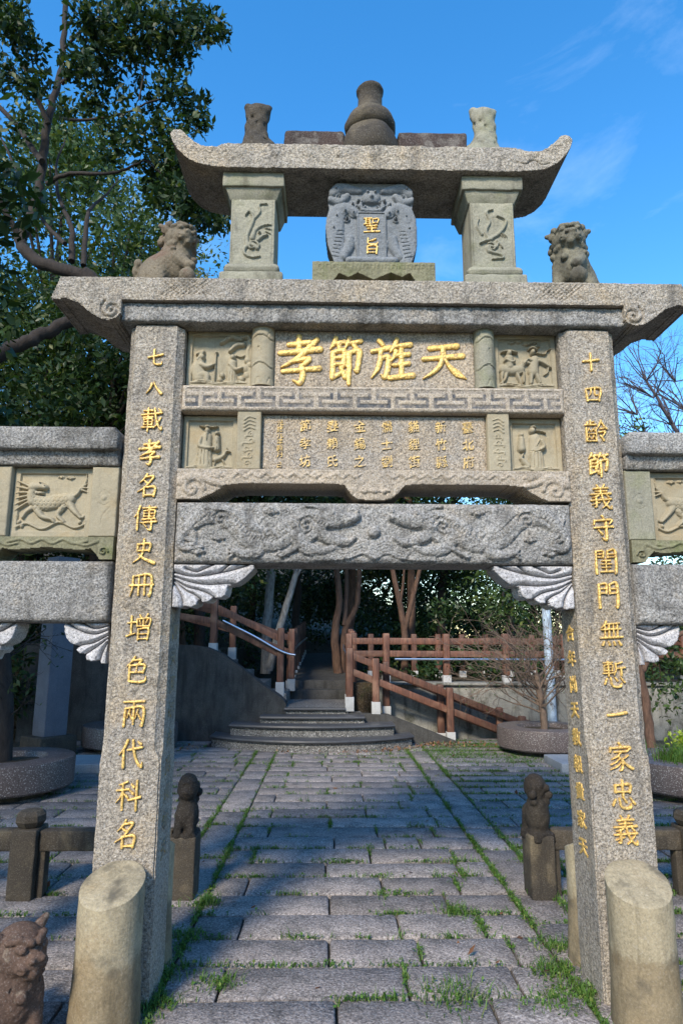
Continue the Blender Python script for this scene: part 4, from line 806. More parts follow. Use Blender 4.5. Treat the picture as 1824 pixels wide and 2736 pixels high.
for s in (-1, 1):
    f_ = lambda Ls, sg, c: [(mir(l, sg, c), w) for l, w in Ls]
    for sg, c in ((-s, 0.0), (s, s*3.237)):
        oo = mir(o2, sg, c); bracket(oo if sg > 0 else oo[::-1], f_(l2, sg, c), .07, .19)
    a, b = sorted((s*1.285, s*1.94))
    # cap stone with sloping soffit
    V, F = rbox(a, b, -.03, .30, 2.492, 2.612, r=.02, cell=.03, amp=.003); V2, F2 = rbox(a+.006, b-.006, .004, .28, 2.424, 2.50, r=.01, cell=.03, amp=.003)
    V2[:, 1] = np.where(V2[:, 1] < .1, V2[:, 1]+(2.50-V2[:, 2])*.35, V2[:, 1]); end = s*V[:, 0] < 1.30
    V[:, 2] -= np.where(end & (V[:, 2] > 2.55), .02, 0)
    mesh('wing_cap', *join([(V, F), (V2, F2)]), GRANITE_B, arch)
    beam('wing_beam', a, b, 1.640, 1.936, .01, .27, GRANITE_B, .022, .012, lambda r: None, .007)
    # panel posts
    for x0, x1 in (sorted((s*1.29, s*1.425)), sorted((s*1.83, s*1.94))):
        r = Relief(x0, x1, 2.062, 2.422, .004, flip=s > 0)
        r.groove([(.12, .08), (.12, .92), (.3, .96), (.7, .96), (.88, .92), (.88, .08), (.12, .08)], .02, .003, False); r.ell(.5, .55, .10, .10, 0, .006); r.groove([(.3, .6), (.5, .66), (.7, .6)], .02, .003); r.groove([(.3, .48), (.5, .44), (.7, .48)], .02, .003); r.groove([(.75, .42), (.5, .3), (.45, .15)], .02, .003)
        r.rough(.002, 40).soft_edge(.006); r.build('wing_post', .045, .22, SAND if s < 0 else SAND_G, arch)
    x0, x1 = sorted((s*1.427, s*1.828))
    r = Relief(x0, x1, 2.062, 2.422, .0032, flip=s < 0)   # qilin looking back over its shoulder
    r.cap([(.72, .52), (.58, .48), (.44, .52), (.28, .56)], [.085, .095, .095, .07], h=.024); r.cap([(.75, .52), (.77, .62), (.74, .70)], [.07, .06, .055], h=.026)
    r.cap([(.76, .72), (.68, .73), (.60, .71)], [.065, .055, .035], h=.032); r.cap([(.70, .63), (.63, .63)], [.03, .02], None, .026); r.ell(.66, .775, .014, .012, 0, .04); r.groove([(.70, .67), (.62, .665)], .008, .01); r.ell(.60, .735, .014, .012, 0, .036)
    for q in range(6): r.cap([(.82, .74-.05*q), (.90, .78-.07*q), (.96, .80-.085*q)], [.018, .02, .006], h=.018)
    r.cap([(.28, .56), (.20, .62), (.16, .70)], [.03, .025, .02], h=.02)
    for q in (-2, -1, 0, 1, 2): r.cap([(.17, .68), (.12-.01*q, .74+.03*q), (.07+.01*q, .78+.07*q)], [.016, .018, .005], h=.016)
    r.cap([(.70, .42), (.62, .30), (.50, .26), (.46, .22)], [.05, .035, .025, .02], h=.022); r.cap([(.76, .42), (.82, .36), (.86, .28)], [.04, .025, .018], h=.018); r.cap([(.30, .50), (.22, .38), (.13, .28)], [.055, .035, .022], h=.022); r.cap([(.36, .44), (.42, .32), (.34, .22)], [.045, .03, .02], h=.02)
    for i in range(8):
        for j in range(5): u = .32+.055*i+(.027 if j % 2 else 0); v = .40+.055*j; r.groove([(u-.022, v+.012), (u, v-.02), (u+.022, v+.012)], .006, .004)
    r.cap([(.06, .2), (.2, .14), (.4, .22), (.6, .12), (.8, .2), (.94, .14)], .018, .018, .014)
    for u, v in ((.1, .3), (.9, .22), (.06, .24), (.94, .3), (.14, .22), (.86, .16)): r.ell(u, v, .022, .03, 30, .014)
    r.cloud(.30, .86, .05, .012); r.cloud(.42, .87, .04, .010)
    r.frame(.03, .012); r.rough(.0015, 50).soft_edge(.004); r.build('relief_panel', .09, .2, SAND, arch)
    # footed moulding
    a, b = sorted((s*1.29, s*1.94)); r = Relief(a, b, 1.947, 2.058, .004, flip=s > 0); u = (r.X-a)/(b-a); e = np.minimum(u, 1-u)
    lowb = np.interp(e, [0, .10, .13, .17, .24, .5], [1.947, 1.947, 1.975, 2.0, 1.992, 2.006]); r.mask = r.Z >= lowb-.001
    r.spiral(.07, .35, .035, 1.5, 0, .008, .012); r.spiral(.93, .35, .035, 1.5, 0, .008, .012)
    r.cap([(.2, .75), (.3, .88), (.38, .7), (.46, .88), (.54, .7), (.62, .88), (.7, .7), (.8, .8)], .011, .011, .008); r.cap([(.12, .8), (.2, .62), (.28, .7)], .014, .008, .008); r.cap([(.88, .8), (.8, .62), (.72, .7)], .014, .008, .008)
    r.rough(.002, 40).edge_round(.008); r.build('wing_foot', .03, .22, MOSSY, arch)
# ---- upper storey
for s, c in ((-1, -.656), (1, .664)):
    rp = Relief(c-.12, c+.122, 3.556, 3.955, .0032, flip=s > 0)
    if s < 0:
        rp.cap([(.62, .24), (.5, .3), (.36, .25), (.34, .16), (.5, .1), (.7, .12)], [.05, .05, .045, .03, .02, .01], h=.014); rp.spiral(.52, .27, .14, 1.3, 0, .03, .016)
        rp.cap([(.40, .28), (.38, .42), (.46, .56), (.52, .70), (.42, .80), (.33, .74)], [.05, .045, .04, .035, .025, .012], h=.014); rp.cap([(.5, .40), (.56, .52), (.7, .58), (.86, .6)], [.06, .05, .03, .01], h=.013); rp.cap([(.55, .7), (.66, .8), (.64, .9), (.82, .92)], [.03, .025, .02, .008], h=.012)
        rp.cap([(.62, .36), (.74, .42), (.84, .44)], [.05, .04, .02], h=.018); rp.ell(.66, .48, .03, .03, 0, .02)
        for q in range(3): rp.cap([(.8, .5+.05*q), (.92, .46+.07*q)], .018, .006, .010)
    else:
        rp.cap([(.55, .12), (.3, .14), (.36, .2), (.6, .24), (.62, .32), (.45, .3), (.4, .36)], [.012, .03, .035, .04, .04, .03, .02], h=.014); rp.cap([(.6, .42), (.4, .5), (.25, .6), (.2, .72), (.4, .78)], [.05, .05, .04, .03, .012], h=.016); rp.cap([(.6, .42), (.66, .55), (.56, .7), (.62, .84), (.48, .88)], [.04, .04, .03, .025, .012], h=.014)
        rp.cap([(.56, .42), (.68, .4), (.8, .36)], [.05, .04, .02], h=.018); rp.cap([(.4, .4), (.3, .3)], .035, .015, .012); rp.cap([(.75, .5), (.86, .62), (.8, .75)], [.03, .025, .01], h=.012); rp.spiral(.55, .3, .12, 1.2, 1, .028, .014)
        for q in range(3): rp.cap([(.36-.04*q, .52), (.28-.05*q, .46)], .016, .006, .010)
    rp.groove([(.05, .02), (.05, .98), (.95, .98), (.95, .02)], .008, .003, False); rp.rough(.003, 40).soft_edge(.006)
    po = rp.build('roof_post', .035, .27, SAND_G, arch)
    block('post_base', (c-.168, c+.172, .0, .305, 3.41, 3.500), SAND_G, po, r=.014, cell=.03, amp=.005, sc=12)
    block('post_base', (c-.150, c+.155, .012, .292, 3.50, 3.560), SAND_G, po, r=.03, cell=.03, amp=.005, sc=12)
    block('capital', (c-.168, c+.170, .0, .335, 4.012, 4.100), SAND_G, po, r=.008, cell=.03, amp=.003)
    V, F = rbox(c-.155, c+.157, .012, .325, 3.948, 4.016, r=.006, cell=.03, amp=.002); k = np.clip((4.016-V[:, 2])/.068, 0, 1)*.028; V[:, 0] -= np.sign(V[:, 0]-c)*k*(np.abs(V[:, 0]-c)/.156); V[:, 1] += k*(V[:, 1] < .16)
    mesh('capital', V, F, SAND_G, po)
rf = Relief(-1.118, 1.118, 4.088, 4.345, .0045)
ax = np.abs(rf.X); lowr = np.interp(ax, [0, .80, .88, .96, 1.02, 1.07, 1.10, 1.118], [4.095, 4.096, 4.100, 4.116, 4.15, 4.20, 4.248, 4.30])
topr = np.interp(ax, [0, .78, .82, .86, .90, .94, .98, 1.02, 1.05, 1.075, 1.10, 1.118], [4.248, 4.247, 4.240, 4.224, 4.222, 4.232, 4.255, 4.292, 4.325, 4.334, 4.322, 4.30])
rf.mask = (rf.Z >= lowr) & (rf.Z <= topr+.006*vnoise(rf.X, rf.Z*0, 14, 3))
for k in range(-5, 6):
    x = .178*k; u = (x+1.118)/2.236; dz = np.interp(abs(x), [0, .8, .95], [0, 0, .03]); v = (4.188+dz-4.088)/.257
    rf.groove([(u+.0125*math.cos(t), v+.109*math.sin(t)) for t in np.linspace(0, 6.283, 18)], .0019, .009, False); rf.ell(u, v, .011, .011, 0, .007)
    rf.groove([(u-.04, v-.20), (u-.02, v-.24), (u, v-.14), (u+.02, v-.24), (u+.04, v-.20)], .0021, .009)
rf.rough(.006, 42, 4).edge_round(.010); rf.build('roof', -.04, .385, GRANITE, arch)
for x0, x1 in ((-.50, -.15), (.155, .56)): block('ridge_stone', (x0, x1, .10, .25, 4.24, 4.462), RIDGE, arch, r=.02, cell=.03, amp=.005)
gp = [(.10, 4.24), (.155, 4.27), (.168, 4.33), (.160, 4.40), (.140, 4.455), (.128, 4.470), (.146, 4.485), (.150, 4.52), (.132, 4.57), (.10, 4.60), (.078, 4.625), (.072, 4.66), (.070, 4.71), (.074, 4.745), (.080, 4.752), (.080, 4.772), (.07, 4.778), (.03, 4.774)]
V, F = lathe(gp, .0, .15, 40, .004); 
a_ = np.arctan2(V[:, 1]-.15, V[:, 0]); k_ = np.exp(-((V[:, 2]-4.40)/.05)**2)*.012*np.cos(a_*5); V[:, 0] += np.cos(a_)*k_; V[:, 1] += np.sin(a_)*k_
mesh('gourd_finial', V, F, DARKST, arch, True, 60)
def fish(cx, cy, z0, s, mat):
    S = Sculpt((-.16, -.13, -.02), (.16, .13, .44), .008)
    S.ell((.02*s, 0, .08), (.09, .075, .09), .02).cap((.0, 0, .12), (-.01*s, 0, .27), .068, .045, .04).cap((-.005*s, 0, .27), (.0, 0, .36), .047, .056, .02)
    S.ell((.05*s, -.05, .05), (.06, .05, .05), .02).ell((-.07*s, -.02, .06), (.05, .06, .06), .02)
    for q in (-1, 1): S.cap((0, 0, .33), (.045*q, 0, .40), .03, .02, .02)
    S.ell((.055*s, -.075, .08), (.015, .015, .015), .004).cut(S.d_ell((.0, 0, .425), (.03, .09, .025)))
    for i in range(5):
        for j in range(7): a = j*.9+i*.4; zz = .14+.04*i; S.cut(S.d_ell((-.005+.068*math.cos(a)*(1-.1*i), .068*math.sin(a)*(1-.1*i), zz), (.007, .007, .014)))
    S.F += .004*np.sin(S.G[0]*95)*np.sin(S.G[1]*90)*np.sin(S.G[2]*80)
    V, F = S.surf(); return mesh('fish_ornament', xform(V, (cx, cy, z0), 0, 1.0)*np.array([1, 1, 1.0])+np.array([1, 0, 0])*((xform(V)[:, :1])*.28), F, mat, arch, True, 180)
fish(-.66, .15, 4.245, 1, DARKST); fish(.668, .15, 4.245, -1, SAND_G)
# ---- imperial tablet
tb = Relief(-.262, .258, 3.56, 4.094, .0030, sc=.52)
ol = [(-.20, 3.56), (-.215, 3.60), (-.245, 3.69), (-.258, 3.80), (-.252, 3.86), (-.238, 3.92), (-.246, 3.97), (-.238, 4.03), (-.20, 4.09), (.19, 4.09), (.228, 4.04), (.236, 3.98), (.226, 3.92), (.246, 3.86), (.250, 3.80), (.252, 3.72), (.244, 3.66), (.215, 3.58), (.208, 3.56)]
tb.mask = tb.poly(ol)
for flip in (False, True):
    tb.flip = flip
    hole = tb.dist([(.285, .10), (.30, .15), (.335, .22), (.34, .33), (.30, .36)], [.02, .035, .04, .045, .03]); tb.h -= np.where(hole < 1, .045*(1-hole**4), 0)
    tb.cap([(.14, .02), (.12, .2), (.10, .45), (.13, .62), (.24, .68), (.33, .62)], [.07, .10, .11, .10, .07, .05], h=.022); tb.cap([(.20, .12), (.26, .24), (.27, .33)], [.05, .06, .045], h=.024); tb.cap([(.33, .3), (.36, .2), (.37, .12)], [.025, .03, .02], h=.014)
    tb.cap([(.08, .86), (.17, .92), (.3, .9), (.38, .88)], [.05, .06, .05, .03], h=.02); tb.cap([(.06, .78), (.16, .76), (.24, .82)], [.04, .05, .04], h=.022)
    for u, v in ((.13, .58), (.22, .64), (.10, .44), (.30, .72), (.16, .80), (.24, .56), (.12, .9), (.36, .76), (.31, .62)): tb.spiral(u, v, .05, 1.5, u*9, .010, .010); tb.ell(u, v, .015, .015, 0, .034)
    for q in range(8): tb.groove([(.07+.01*q, .12+.04*q), (.15+.008*q, .10+.045*q)], .006, .006)
    for q in range(6): tb.cap([(.36+.01*q, .70-.01*q), (.40, .76-.02*q), (.44, .70)], .012, .006, .018)
tb.flip = False
tb.ell(.5, .80, .10, .09, 0, .034); tb.ell(.46, .845, .025, .02, 0, .044); tb.ell(.54, .845, .025, .02, 0, .044); tb.ell(.5, .79, .035, .03, 0, .048); tb.ell(.5, .70, .055, .018, 0, -.0); tb.groove([(.42, .725), (.5, .715), (.58, .725)], .02, .02); tb.cap([(.40, .665), (.5, .65), (.6, .665)], .025, .02, .018)
fld = ((np.abs(tb.X+.002) < .072) & (tb.Z > 3.62) & (tb.Z < 3.89)); tb.h = np.where(fld, .012, tb.h); edge = ((np.abs(tb.X+.002) < .080) & (tb.Z > 3.62) & (tb.Z < 3.898)) & ~fld; tb.h = np.where(edge, .018, tb.h)
tb.cap([(.27, .07), (.73, .07)], .05, .05, .035); tb.rough(.003, 60).edge_round(.010)
TB = tb.build('imperial_tablet', .065, .17, SLATE, arch)
brushchar('聖', -.002, 3.815, .0535, .088, GOLD, TB, .009, .002); brushchar('旨', -.002, 3.688, .0535, .088, GOLD, TB, .009, .002)
ts = Relief(-.325, .338, 3.41, 3.566, .004); lowt = np.interp(ts.X, [-.325, -.225, -.215, -.18, -.15, -.13, -.08, -.04, .005, .04, .10, .13, .16, .20, .23, .24, .338], [3.41, 3.41, 3.45, 3.50, 3.485, 3.475, 3.505, 3.485, 3.462, 3.48, 3.505, 3.49, 3.48, 3.505, 3.45, 3.41, 3.41])
ts.mask = ts.Z > lowt-.002
for q in range(16): ts.cap([(.05+.06*q, .78), (.05+.06*q, .9), (.085+.06*q, .9), (.085+.06*q, .76)], .007, .007, .004, sm=False)
ts.rough(.005, 40).edge_round(.01); ts.build('tablet_stand', .01, .20, MOSSY, TB)

# ================================================================== stone lions
def lion_sculpt(h=.014, head_yaw=0.0, open_mouth=False, raised=False, seed=1, curls=True):
    """seated guardian lion about 1 unit high, body along +x, faces +x; head may turn towards -y"""
    S = Sculpt((-.55, -.36, -.03), (.62, .36, 1.12), h)
    S.ell((-.20, 0, .30), (.24, .22, .27), .05).cap((-.12, 0, .38), (.12, 0, .58), .22, .20, .08).ell((.15, 0, .45), (.17, .18, .26), .05)
    for s in (-1, 1):
        S.ell((-.17, .17*s, .20), (.19, .10, .19), .03).cap((-.22, .20*s, .07), (.05, .20*s, .05), .065, .06, .03).ell((.07, .20*s, .055), (.07, .065, .055), .02)
        if not (raised and s < 0): S.cap((.17, .13*s, .48), (.24, .15*s, .10), .095, .065, .04).ell((.29, .15*s, .055), (.09, .07, .055), .02)
        else: S.cap((.17, .13*s, .48), (.34, .16*s, .34), .09, .07, .04).ell((.37, .16*s, .33), (.07, .07, .06), .02)
        for k in range(3): S.cutpath([(.31+.03*0, (.15+.03*(k-1))*s, .09), (.38, (.15+.03*(k-1))*s, .04)], .009)
    if raised: S.ell((.33, -.16, .18), (.11, .11, .11), .015)
    S.cap((-.40, 0, .10), (-.46, 0, .35), .07, .055, .04).ell((-.46, 0, .42), (.08, .10, .10), .02).ell((-.43, .06, .52), (.06, .06, .07), .02).ell((-.43, -.07, .50), (.06, .06, .07), .02)
    # collar and bell
    for k in range(18): a = k/18*6.283; S.ell((.13+.02*math.cos(a), .205*math.sin(a), .585+.03*math.cos(a)-.10*math.cos(a)*0), (.03, .03, .022), .012)
    S.ell((.335, 0, .50), (.05, .05, .05), .008)
    # head in its own frame
    cy_, sy_ = math.cos(head_yaw), math.sin(head_yaw)
    def H(x, y, z): return (.13+x*cy_-y*sy_, x*sy_+y*cy_, .80+z)
    S.ell(H(0, 0, 0), (.215, .215, .21), .05).ell(H(.10, 0, -.02), (.17, .17, .15), .04)
    S.ell(H(.20, 0, -.055), (.10, .13, .07), .03).ell(H(.275, 0, .0), (.04, .07, .045), .015)
    for s in (-1, 1):
        S.ell(H(.30, .045*s, -.005), (.028, .032, .026), .01).ell(H(.19, .09*s, .075), (.055, .05, .045), .008).ell(H(.225, .095*s, .07), (.032, .034, .03), .004)
        S.path([H(.24, .03*s, .115), H(.19, .10*s, .145), H(.10, .165*s, .12)], .034, .026, .012)
        S.ell(H(.235, .09*s, -.065), (.05, .045, .045), .015)
        S.cap(H(-.02, .19*s, .13), H(-.06, .27*s, .17), .05, .03, .02)
        for k in range(7 if curls else 0):
            a = -1.9+k*.62; S.ell(H(-.02+.03*math.cos(k), (.185+.02*math.sin(k*2))*s, .0+.2*math.sin(a)), (.055, .045, .05), .01)
        for k in range(5): S.ell(H(.05+.02*k, (.17-.01*k)*s, -.12-.02*(k % 2)), (.045, .04, .045), .01) if curls else None
    for k in range(9 if curls else 0): a = -1.5+k*.375; S.ell(H(-.16, .20*math.sin(a), .17*math.cos(a)-.02), (.06, .06, .06), .012)
    for k in range(5 if curls else 0): S.ell(H(-.12, -.16+.08*k, -.16), (.06, .055, .07), .012)
    S.cap(H(.18, 0, -.125), H(.25, 0, -.115), .07, .05, .02)
    S.cutpath([H(.34, -.10, -.085), H(.345, 0, -.095), H(.34, .10, -.085)], .020 if not open_mouth else .034); S.cutpath([H(.22, -.155, -.065), H(.33, -.08, -.09)], .016); S.cutpath([H(.22, .155, -.065), H(.33, .08, -.09)], .016)
    for k in range(4): S.cutpath([H(.16+.0*k, -.12+.08*k, -.17), H(.14, -.12+.08*k, -.25)], .010)
    for k in range(6): a = k*.5; S.cut(S.d_cap((.0-.07*k*.3-.08, -.30, .30-.03*k), (-.05-.05*k, -.21, .34-.035*k), .008, .008))
    S.box((-.06, 0, -.0), (.46, .28, .028), .02, .01)
    G = S.G; S.F += .0045*np.sin(G[0]*70+seed)*np.sin(G[1]*66)*np.sin(G[2]*74+seed)
    return S.surf()
LV = lion_sculpt(.013, R(-42), False, True, 1)
def lion(name, geo, loc, rz, sc, mat, parent, mirror=False, label=None):
    V, F = geo; F = F[:, ::-1] if mirror else F
    o = mesh(name, xform(V, loc, rz, sc, mirror), F, mat, parent, True, 180)
    if label: tag(o, label, 'lion statue', 'stone lions')
    return o
lion('stone_lion', LV, (-1.125, .16, 3.425), R(-12), .415, LIONST, None, False, 'brown seated stone lion on the left end of the arch cornice')
LV2 = lion_sculpt(.013, R(-25), False, True, 3)
lion('stone_lion', LV2, (1.15, .16, 3.425), R(50), .425, LIONG, None, True, 'grey green seated stone lion on the right end of the arch cornice')
LV3 = lion_sculpt(.011, R(15), True, False, 5, False)
lion('stone_lion', LV3, (-1.465, -.28, .0), R(-52), .455, REDST, None, False, 'red brown lichen spotted stone lion on the paving beside the left drum stone')

# ================================================================== low stone balustrades with lion posts
def finial():
    S = Sculpt((-.14, -.12, -.03), (.16, .12, .42), .008)
    S.box((0, 0, .0), (.092, .075, .03), .015).ell((-.01, 0, .12), (.085, .072, .12), .03).ell((.045, 0, .13), (.05, .06, .07), .02).cap((.06, .035, .14), (.075, .04, .03), .028, .024, .012).cap((.06, -.035, .14), (.075, -.04, .03), .028, .024, .012)
    S.ell((.0, 0, .29), (.072, .066, .085), .03).ell((.045, 0, .27), (.045, .05, .045), .02).ell((.085, 0, .275), (.015, .02, .014), .006).cutpath([(.10, -.05, .25), (.10, .05, .25)], .008)
    for q in (-1, 1): S.ell((.06, .03*q, .305), (.016, .014, .013), .005).path([(.07, .01*q, .325), (.04, .045*q, .332)], .010, .008, .005)
    for k in range(8): a = k*.8; S.ell((-.055+.01*math.sin(k*3), .06*math.sin(a), .25+.06*math.cos(a)), (.025, .025, .025), .008)
    S.F += .003*np.sin(S.G[0]*120)*np.sin(S.G[1]*110)*np.sin(S.G[2]*100); return S.surf()
LV4 = finial()
for s in (-1, 1):
    bl = empty('stone_balustrade', (s*1.6, 1.3, 0), ('low blackened stone balustrade with lion post, behind the %s pillar' % ('left' if s < 0 else 'right')), 'balustrade', 'low stone balustrades')
    c = s*1.118
    p = block('post', (c-.078, c+.078, 1.20, 1.39, -.02, .36), DARKST if s < 0 else DARKST, bl, r=.012, cell=.04, amp=.003)
    V, F = LV4; V = xform(V, (c, 1.295, .345), R(-90 if s < 0 else -75), 1.0, s > 0); F = F if s < 0 else F[:, ::-1]
    mesh('lion_finial', V, F, BLACKST, p, True, 180)
    c2 = s*2.10; p2 = block('post', (c2-.078, c2+.078, 1.20, 1.39, -.02, .40), DARKST, bl, r=.012, cell=.04, amp=.003)
    lt = [(.055, .395), (.075, .41), (.095, .44), (.092, .475), (.07, .497), (.03, .505)]
    V, F = lathe(lt, c2, 1.295, 8, .004); mesh('knob', V, F, DARKST, p2, True, 20)
    a, b = sorted((s*1.195, s*2.022)); block('rail', (a, b, 1.245, 1.345, .265, .385), DARKST, bl, r=.012, cell=.05, amp=.003)
    for e in (1.22, 2.0): block('jamb', (s*e-.022, s*e+.022, 1.255, 1.335, -.02, .27), DARKST, bl, r=.006, cell=.05, amp=.002)
    a, b = sorted((s*2.178, s*3.05)); block('rail', (a, b, 1.245, 1.345, .265, .385), DARKST, bl, r=.012, cell=.05, amp=.003); c3 = s*3.12
    block('post', (c3-.078, c3+.078, 1.20, 1.39, -.02, .40), DARKST, bl, r=.012, cell=.05, amp=.003)

# ================================================================== round planters, slabs, stele, lamp post
def planter(x, y, label, rad=.68, z0=.07, z1=.36):
    t = empty('round_planter', (x, y, 0), label, 'planter', 'round granite planters')
    V, F = [], []; n = 64; prof = [(.36, z0), (rad-.02, z0), (rad, z0+.02), (rad, z1-.03), (rad-.008, z1-.008), (rad-.03, z1), (.40, z1), (.385, z1-.02), (.38, z0+.1), (.36, z0)]
    for (r, z) in prof:
        for k in range(n): a = 6.2832*k/n; V.append((x+r*math.cos(a), y+r*math.sin(a), z))
    for i in range(len(prof)-1):
        for k in range(n): F.append([i*n+k, i*n+(k+1) % n, (i+1)*n+(k+1) % n, (i+1)*n+k])
    mesh('ring', np.array(V), F, PLANTER, t, True, 40)
    V, F = lathe([(.48, -.02), (.48, z0+.01)], x, y, 32); mesh('foot', V, F, DARKST, t)
    V, F = lathe([(.37, z0+.02), (.37, z1-.06), (.2, z1-.045), (.02, z1-.04)], x, y, 32, .008, 9); mesh('soil', V, F, EARTH, t)
    return t
planter(-3.60, 4.15, 'round brown granite planter standing left behind the left wing of the arch')
planter(2.93, 6.8, 'round brown granite planter holding the bare shrub beside the lamp post')
planter(3.62, 4.1, 'round brown granite planter with grass and lime green plants at right edge')
planter(-3.15, 7.05, 'round brown granite planter in deep shade beside the stele')
for x, yy, l in ((-3.28, 5.55, 'pale grey stone slab lying between the two left planters'), (3.25, 5.6, 'pale grey stone slab lying between the two right planters')):
    o = block('stone_slab', (x-.62, x+.42, yy-.35, yy+.35, -.02, .10), SLAB, None, r=.012, cell=.08, amp=.002); tag(o, l, 'slab', 'stone slabs')
st = empty('stone_stele', (-4.12, 6.5, 0), 'tall blue grey stone stele on a square base behind the left wing', 'stele')
V, F = rbox(-.155, .155, -.17, .17, .26, 2.75, r=.012, cell=.12, amp=.002); mesh('shaft', xform(V, (-4.12, 6.5, 0), R(-38)), F, STELE, st)
V, F = rbox(-.27, .27, -.27, .27, -.05, .265, r=.02, cell=.08, amp=.006); mesh('base', xform(V, (-4.12, 6.5, 0), R(-38)), F, DARKST, st)
for i, c in enumerate('節孝'): 
    Vg, Fg = glyph(c, .0); W = np.stack([Vg[:, 0]*.16, -.171-Vg[:, 2]*.006, 2.05-.25*i+Vg[:, 1]*.16], 1)
lp = empty('lamp_post', (3.46, 8.05, 0), 'pale blue grey painted steel post rising behind the bare shrub', 'lamp post')
V, F = tube([(3.46, 8.05, -.1), (3.46, 8.05, 3.3)], [.075, .07], 20); mesh('pole', V, F, POLE, lp, True, 40)
V, F = lathe([(.12, -.02), (.12, .02), (.085, .03)], 3.46, 8.05, 20); mesh('base_plate', V, F, POLE, lp)
V, F = lathe([(.07, 3.3), (.16, 3.34), (.18, 3.5), (.10, 3.6), (.02, 3.64)], 3.46, 8.05, 20); mesh('lamp_head', V, F, POLE, lp)

# ================================================================== timber railings
def railing(label, posts, rails, ptop, bw=.115, cuff=.13, handrail=None, group='timber railings', rw=.055, rh=.105):
    """posts: (x,y,zbottom,ztop); rails: offsets below the post tops, one bar between each pair"""
    t = empty('timber_railing', (posts[0][0], posts[0][1], posts[0][2]), label, 'railing', group)
    for (x, y, z0, z1) in posts:
        V, F = rbox(-bw/2, bw/2, -bw/2, bw/2, z0+cuff*.6, z1, r=.022, cell=.2, amp=.002, sc=8); po = mesh('post', xform(V, (x, y, 0), random.uniform(-.08, .08)), F, WOOD, t)
        if cuff: block('cuff', (x-bw/2-.012, x+bw/2+.012, y-bw/2-.012, y+bw/2+.012, z0-.06, z0+cuff), CUFF, po, r=.006, cell=.2, amp=.001)
    for a, b in zip(posts, posts[1:]):
        for d in rails:
            p, q = Vector((a[0], a[1], a[3]-d)), Vector((b[0], b[1], b[3]-d)); u = (q-p).normalized(); mesh('rail', *bar(p+u*bw*.4, q-u*bw*.4, rw if abs(u.z) < 2 else rh, rh), WOOD, t)
    if handrail:
        V, F = tube(spline(handrail, 6), .019, 10); mesh('handrail', V, F, STEEL, t, True, 60)
    return t
railing('long horizontal timber railing on the terrace wall at right', [(.12, 8.42, .55, 1.70), (.76, 8.42, .86, 1.705), (1.80, 8.42, .87, 1.70), (2.83, 8.42, .87, 1.705), (3.86, 8.42, .87, 1.70), (4.9, 8.42, .87, 1.70), (5.95, 8.42, .87, 1.70), (7.0, 8.42, .87, 1.70)], (.13, .345), 0, handrail=[(.9, 8.30, 1.27), (1.8, 8.30, 1.27), (3.9, 8.30, 1.27)])
railing('shorter timber railing running back along the far side of the terrace', [(.62, 10.4, .86, 1.72)]+[(1.0+.5*k, 10.4+.06*k, .86, 1.72) for k in range(1, 9)], (.16, .40), 0)
railing('sloping timber railing descending right in front of the terrace wall', [(.11, 7.70, .535, 1.46), (.53, 7.70, .46, 1.30), (1.74, 7.86, -.02, .83), (2.95, 8.02, -.4, .37)], (.11, .36), 0, cuff=.16)
railing('lower sloping timber railing seen behind the nearer sloping one', [(.72, 7.98, .43, 1.24), (1.62, 8.06, .0, .87), (2.6, 8.1, -.2, .50), (3.5, 8.12, -.3, .28), (4.4, 8.12, -.3, .28)], (.14, .38), 0, cuff=.10)
railing('dark timber railing climbing left beside the stair flight', [(-1.03, 8.06, .73, 1.785), (-2.16, 8.10, 1.36, 2.33), (-3.3, 8.12, 1.45, 2.5)], (.19, .44), 0, cuff=.17, handrail=[(-2.0, 8.0, 1.90), (-1.5, 7.99, 1.66), (-1.1, 7.98, 1.44), (-.9, 7.98, 1.36), (-.78, 7.98, 1.34)])
railing('timber railing at the back edge of the left stair flight', [(-.90, 9.05, .75, 1.79), (-1.98, 9.08, 1.30, 2.2), (-3.2, 9.1, 1.45, 2.5)], (.19, .44), 0, cuff=.15)
railing('left timber railing receding along the dark woodland path', [(-.95, 9.4+.85*k, .70+.06*k, 1.74+.05*k) for k in range(9)], (.14, .4), 0, cuff=.15, handrail=[(-.86, 9.2, 1.42), (-.84, 11, 1.52), (-.8, 14, 1.66)])
railing('right timber railing receding along the dark woodland path', [(.22, 8.9+.85*k, .66+.06*k, 1.72+.05*k) for k in range(9)], (.14, .4), 0, cuff=.15, handrail=[(.10, 8.7, 1.12), (.08, 8.8, 1.36), (.06, 9.6, 1.42), (.1, 12, 1.55)])
railing('low timber railing at the far right edge beyond the planters', [(4.9+.95*k, 9.2, -.35, .17) for k in range(5)], (.07, .22), 0, cuff=.05)

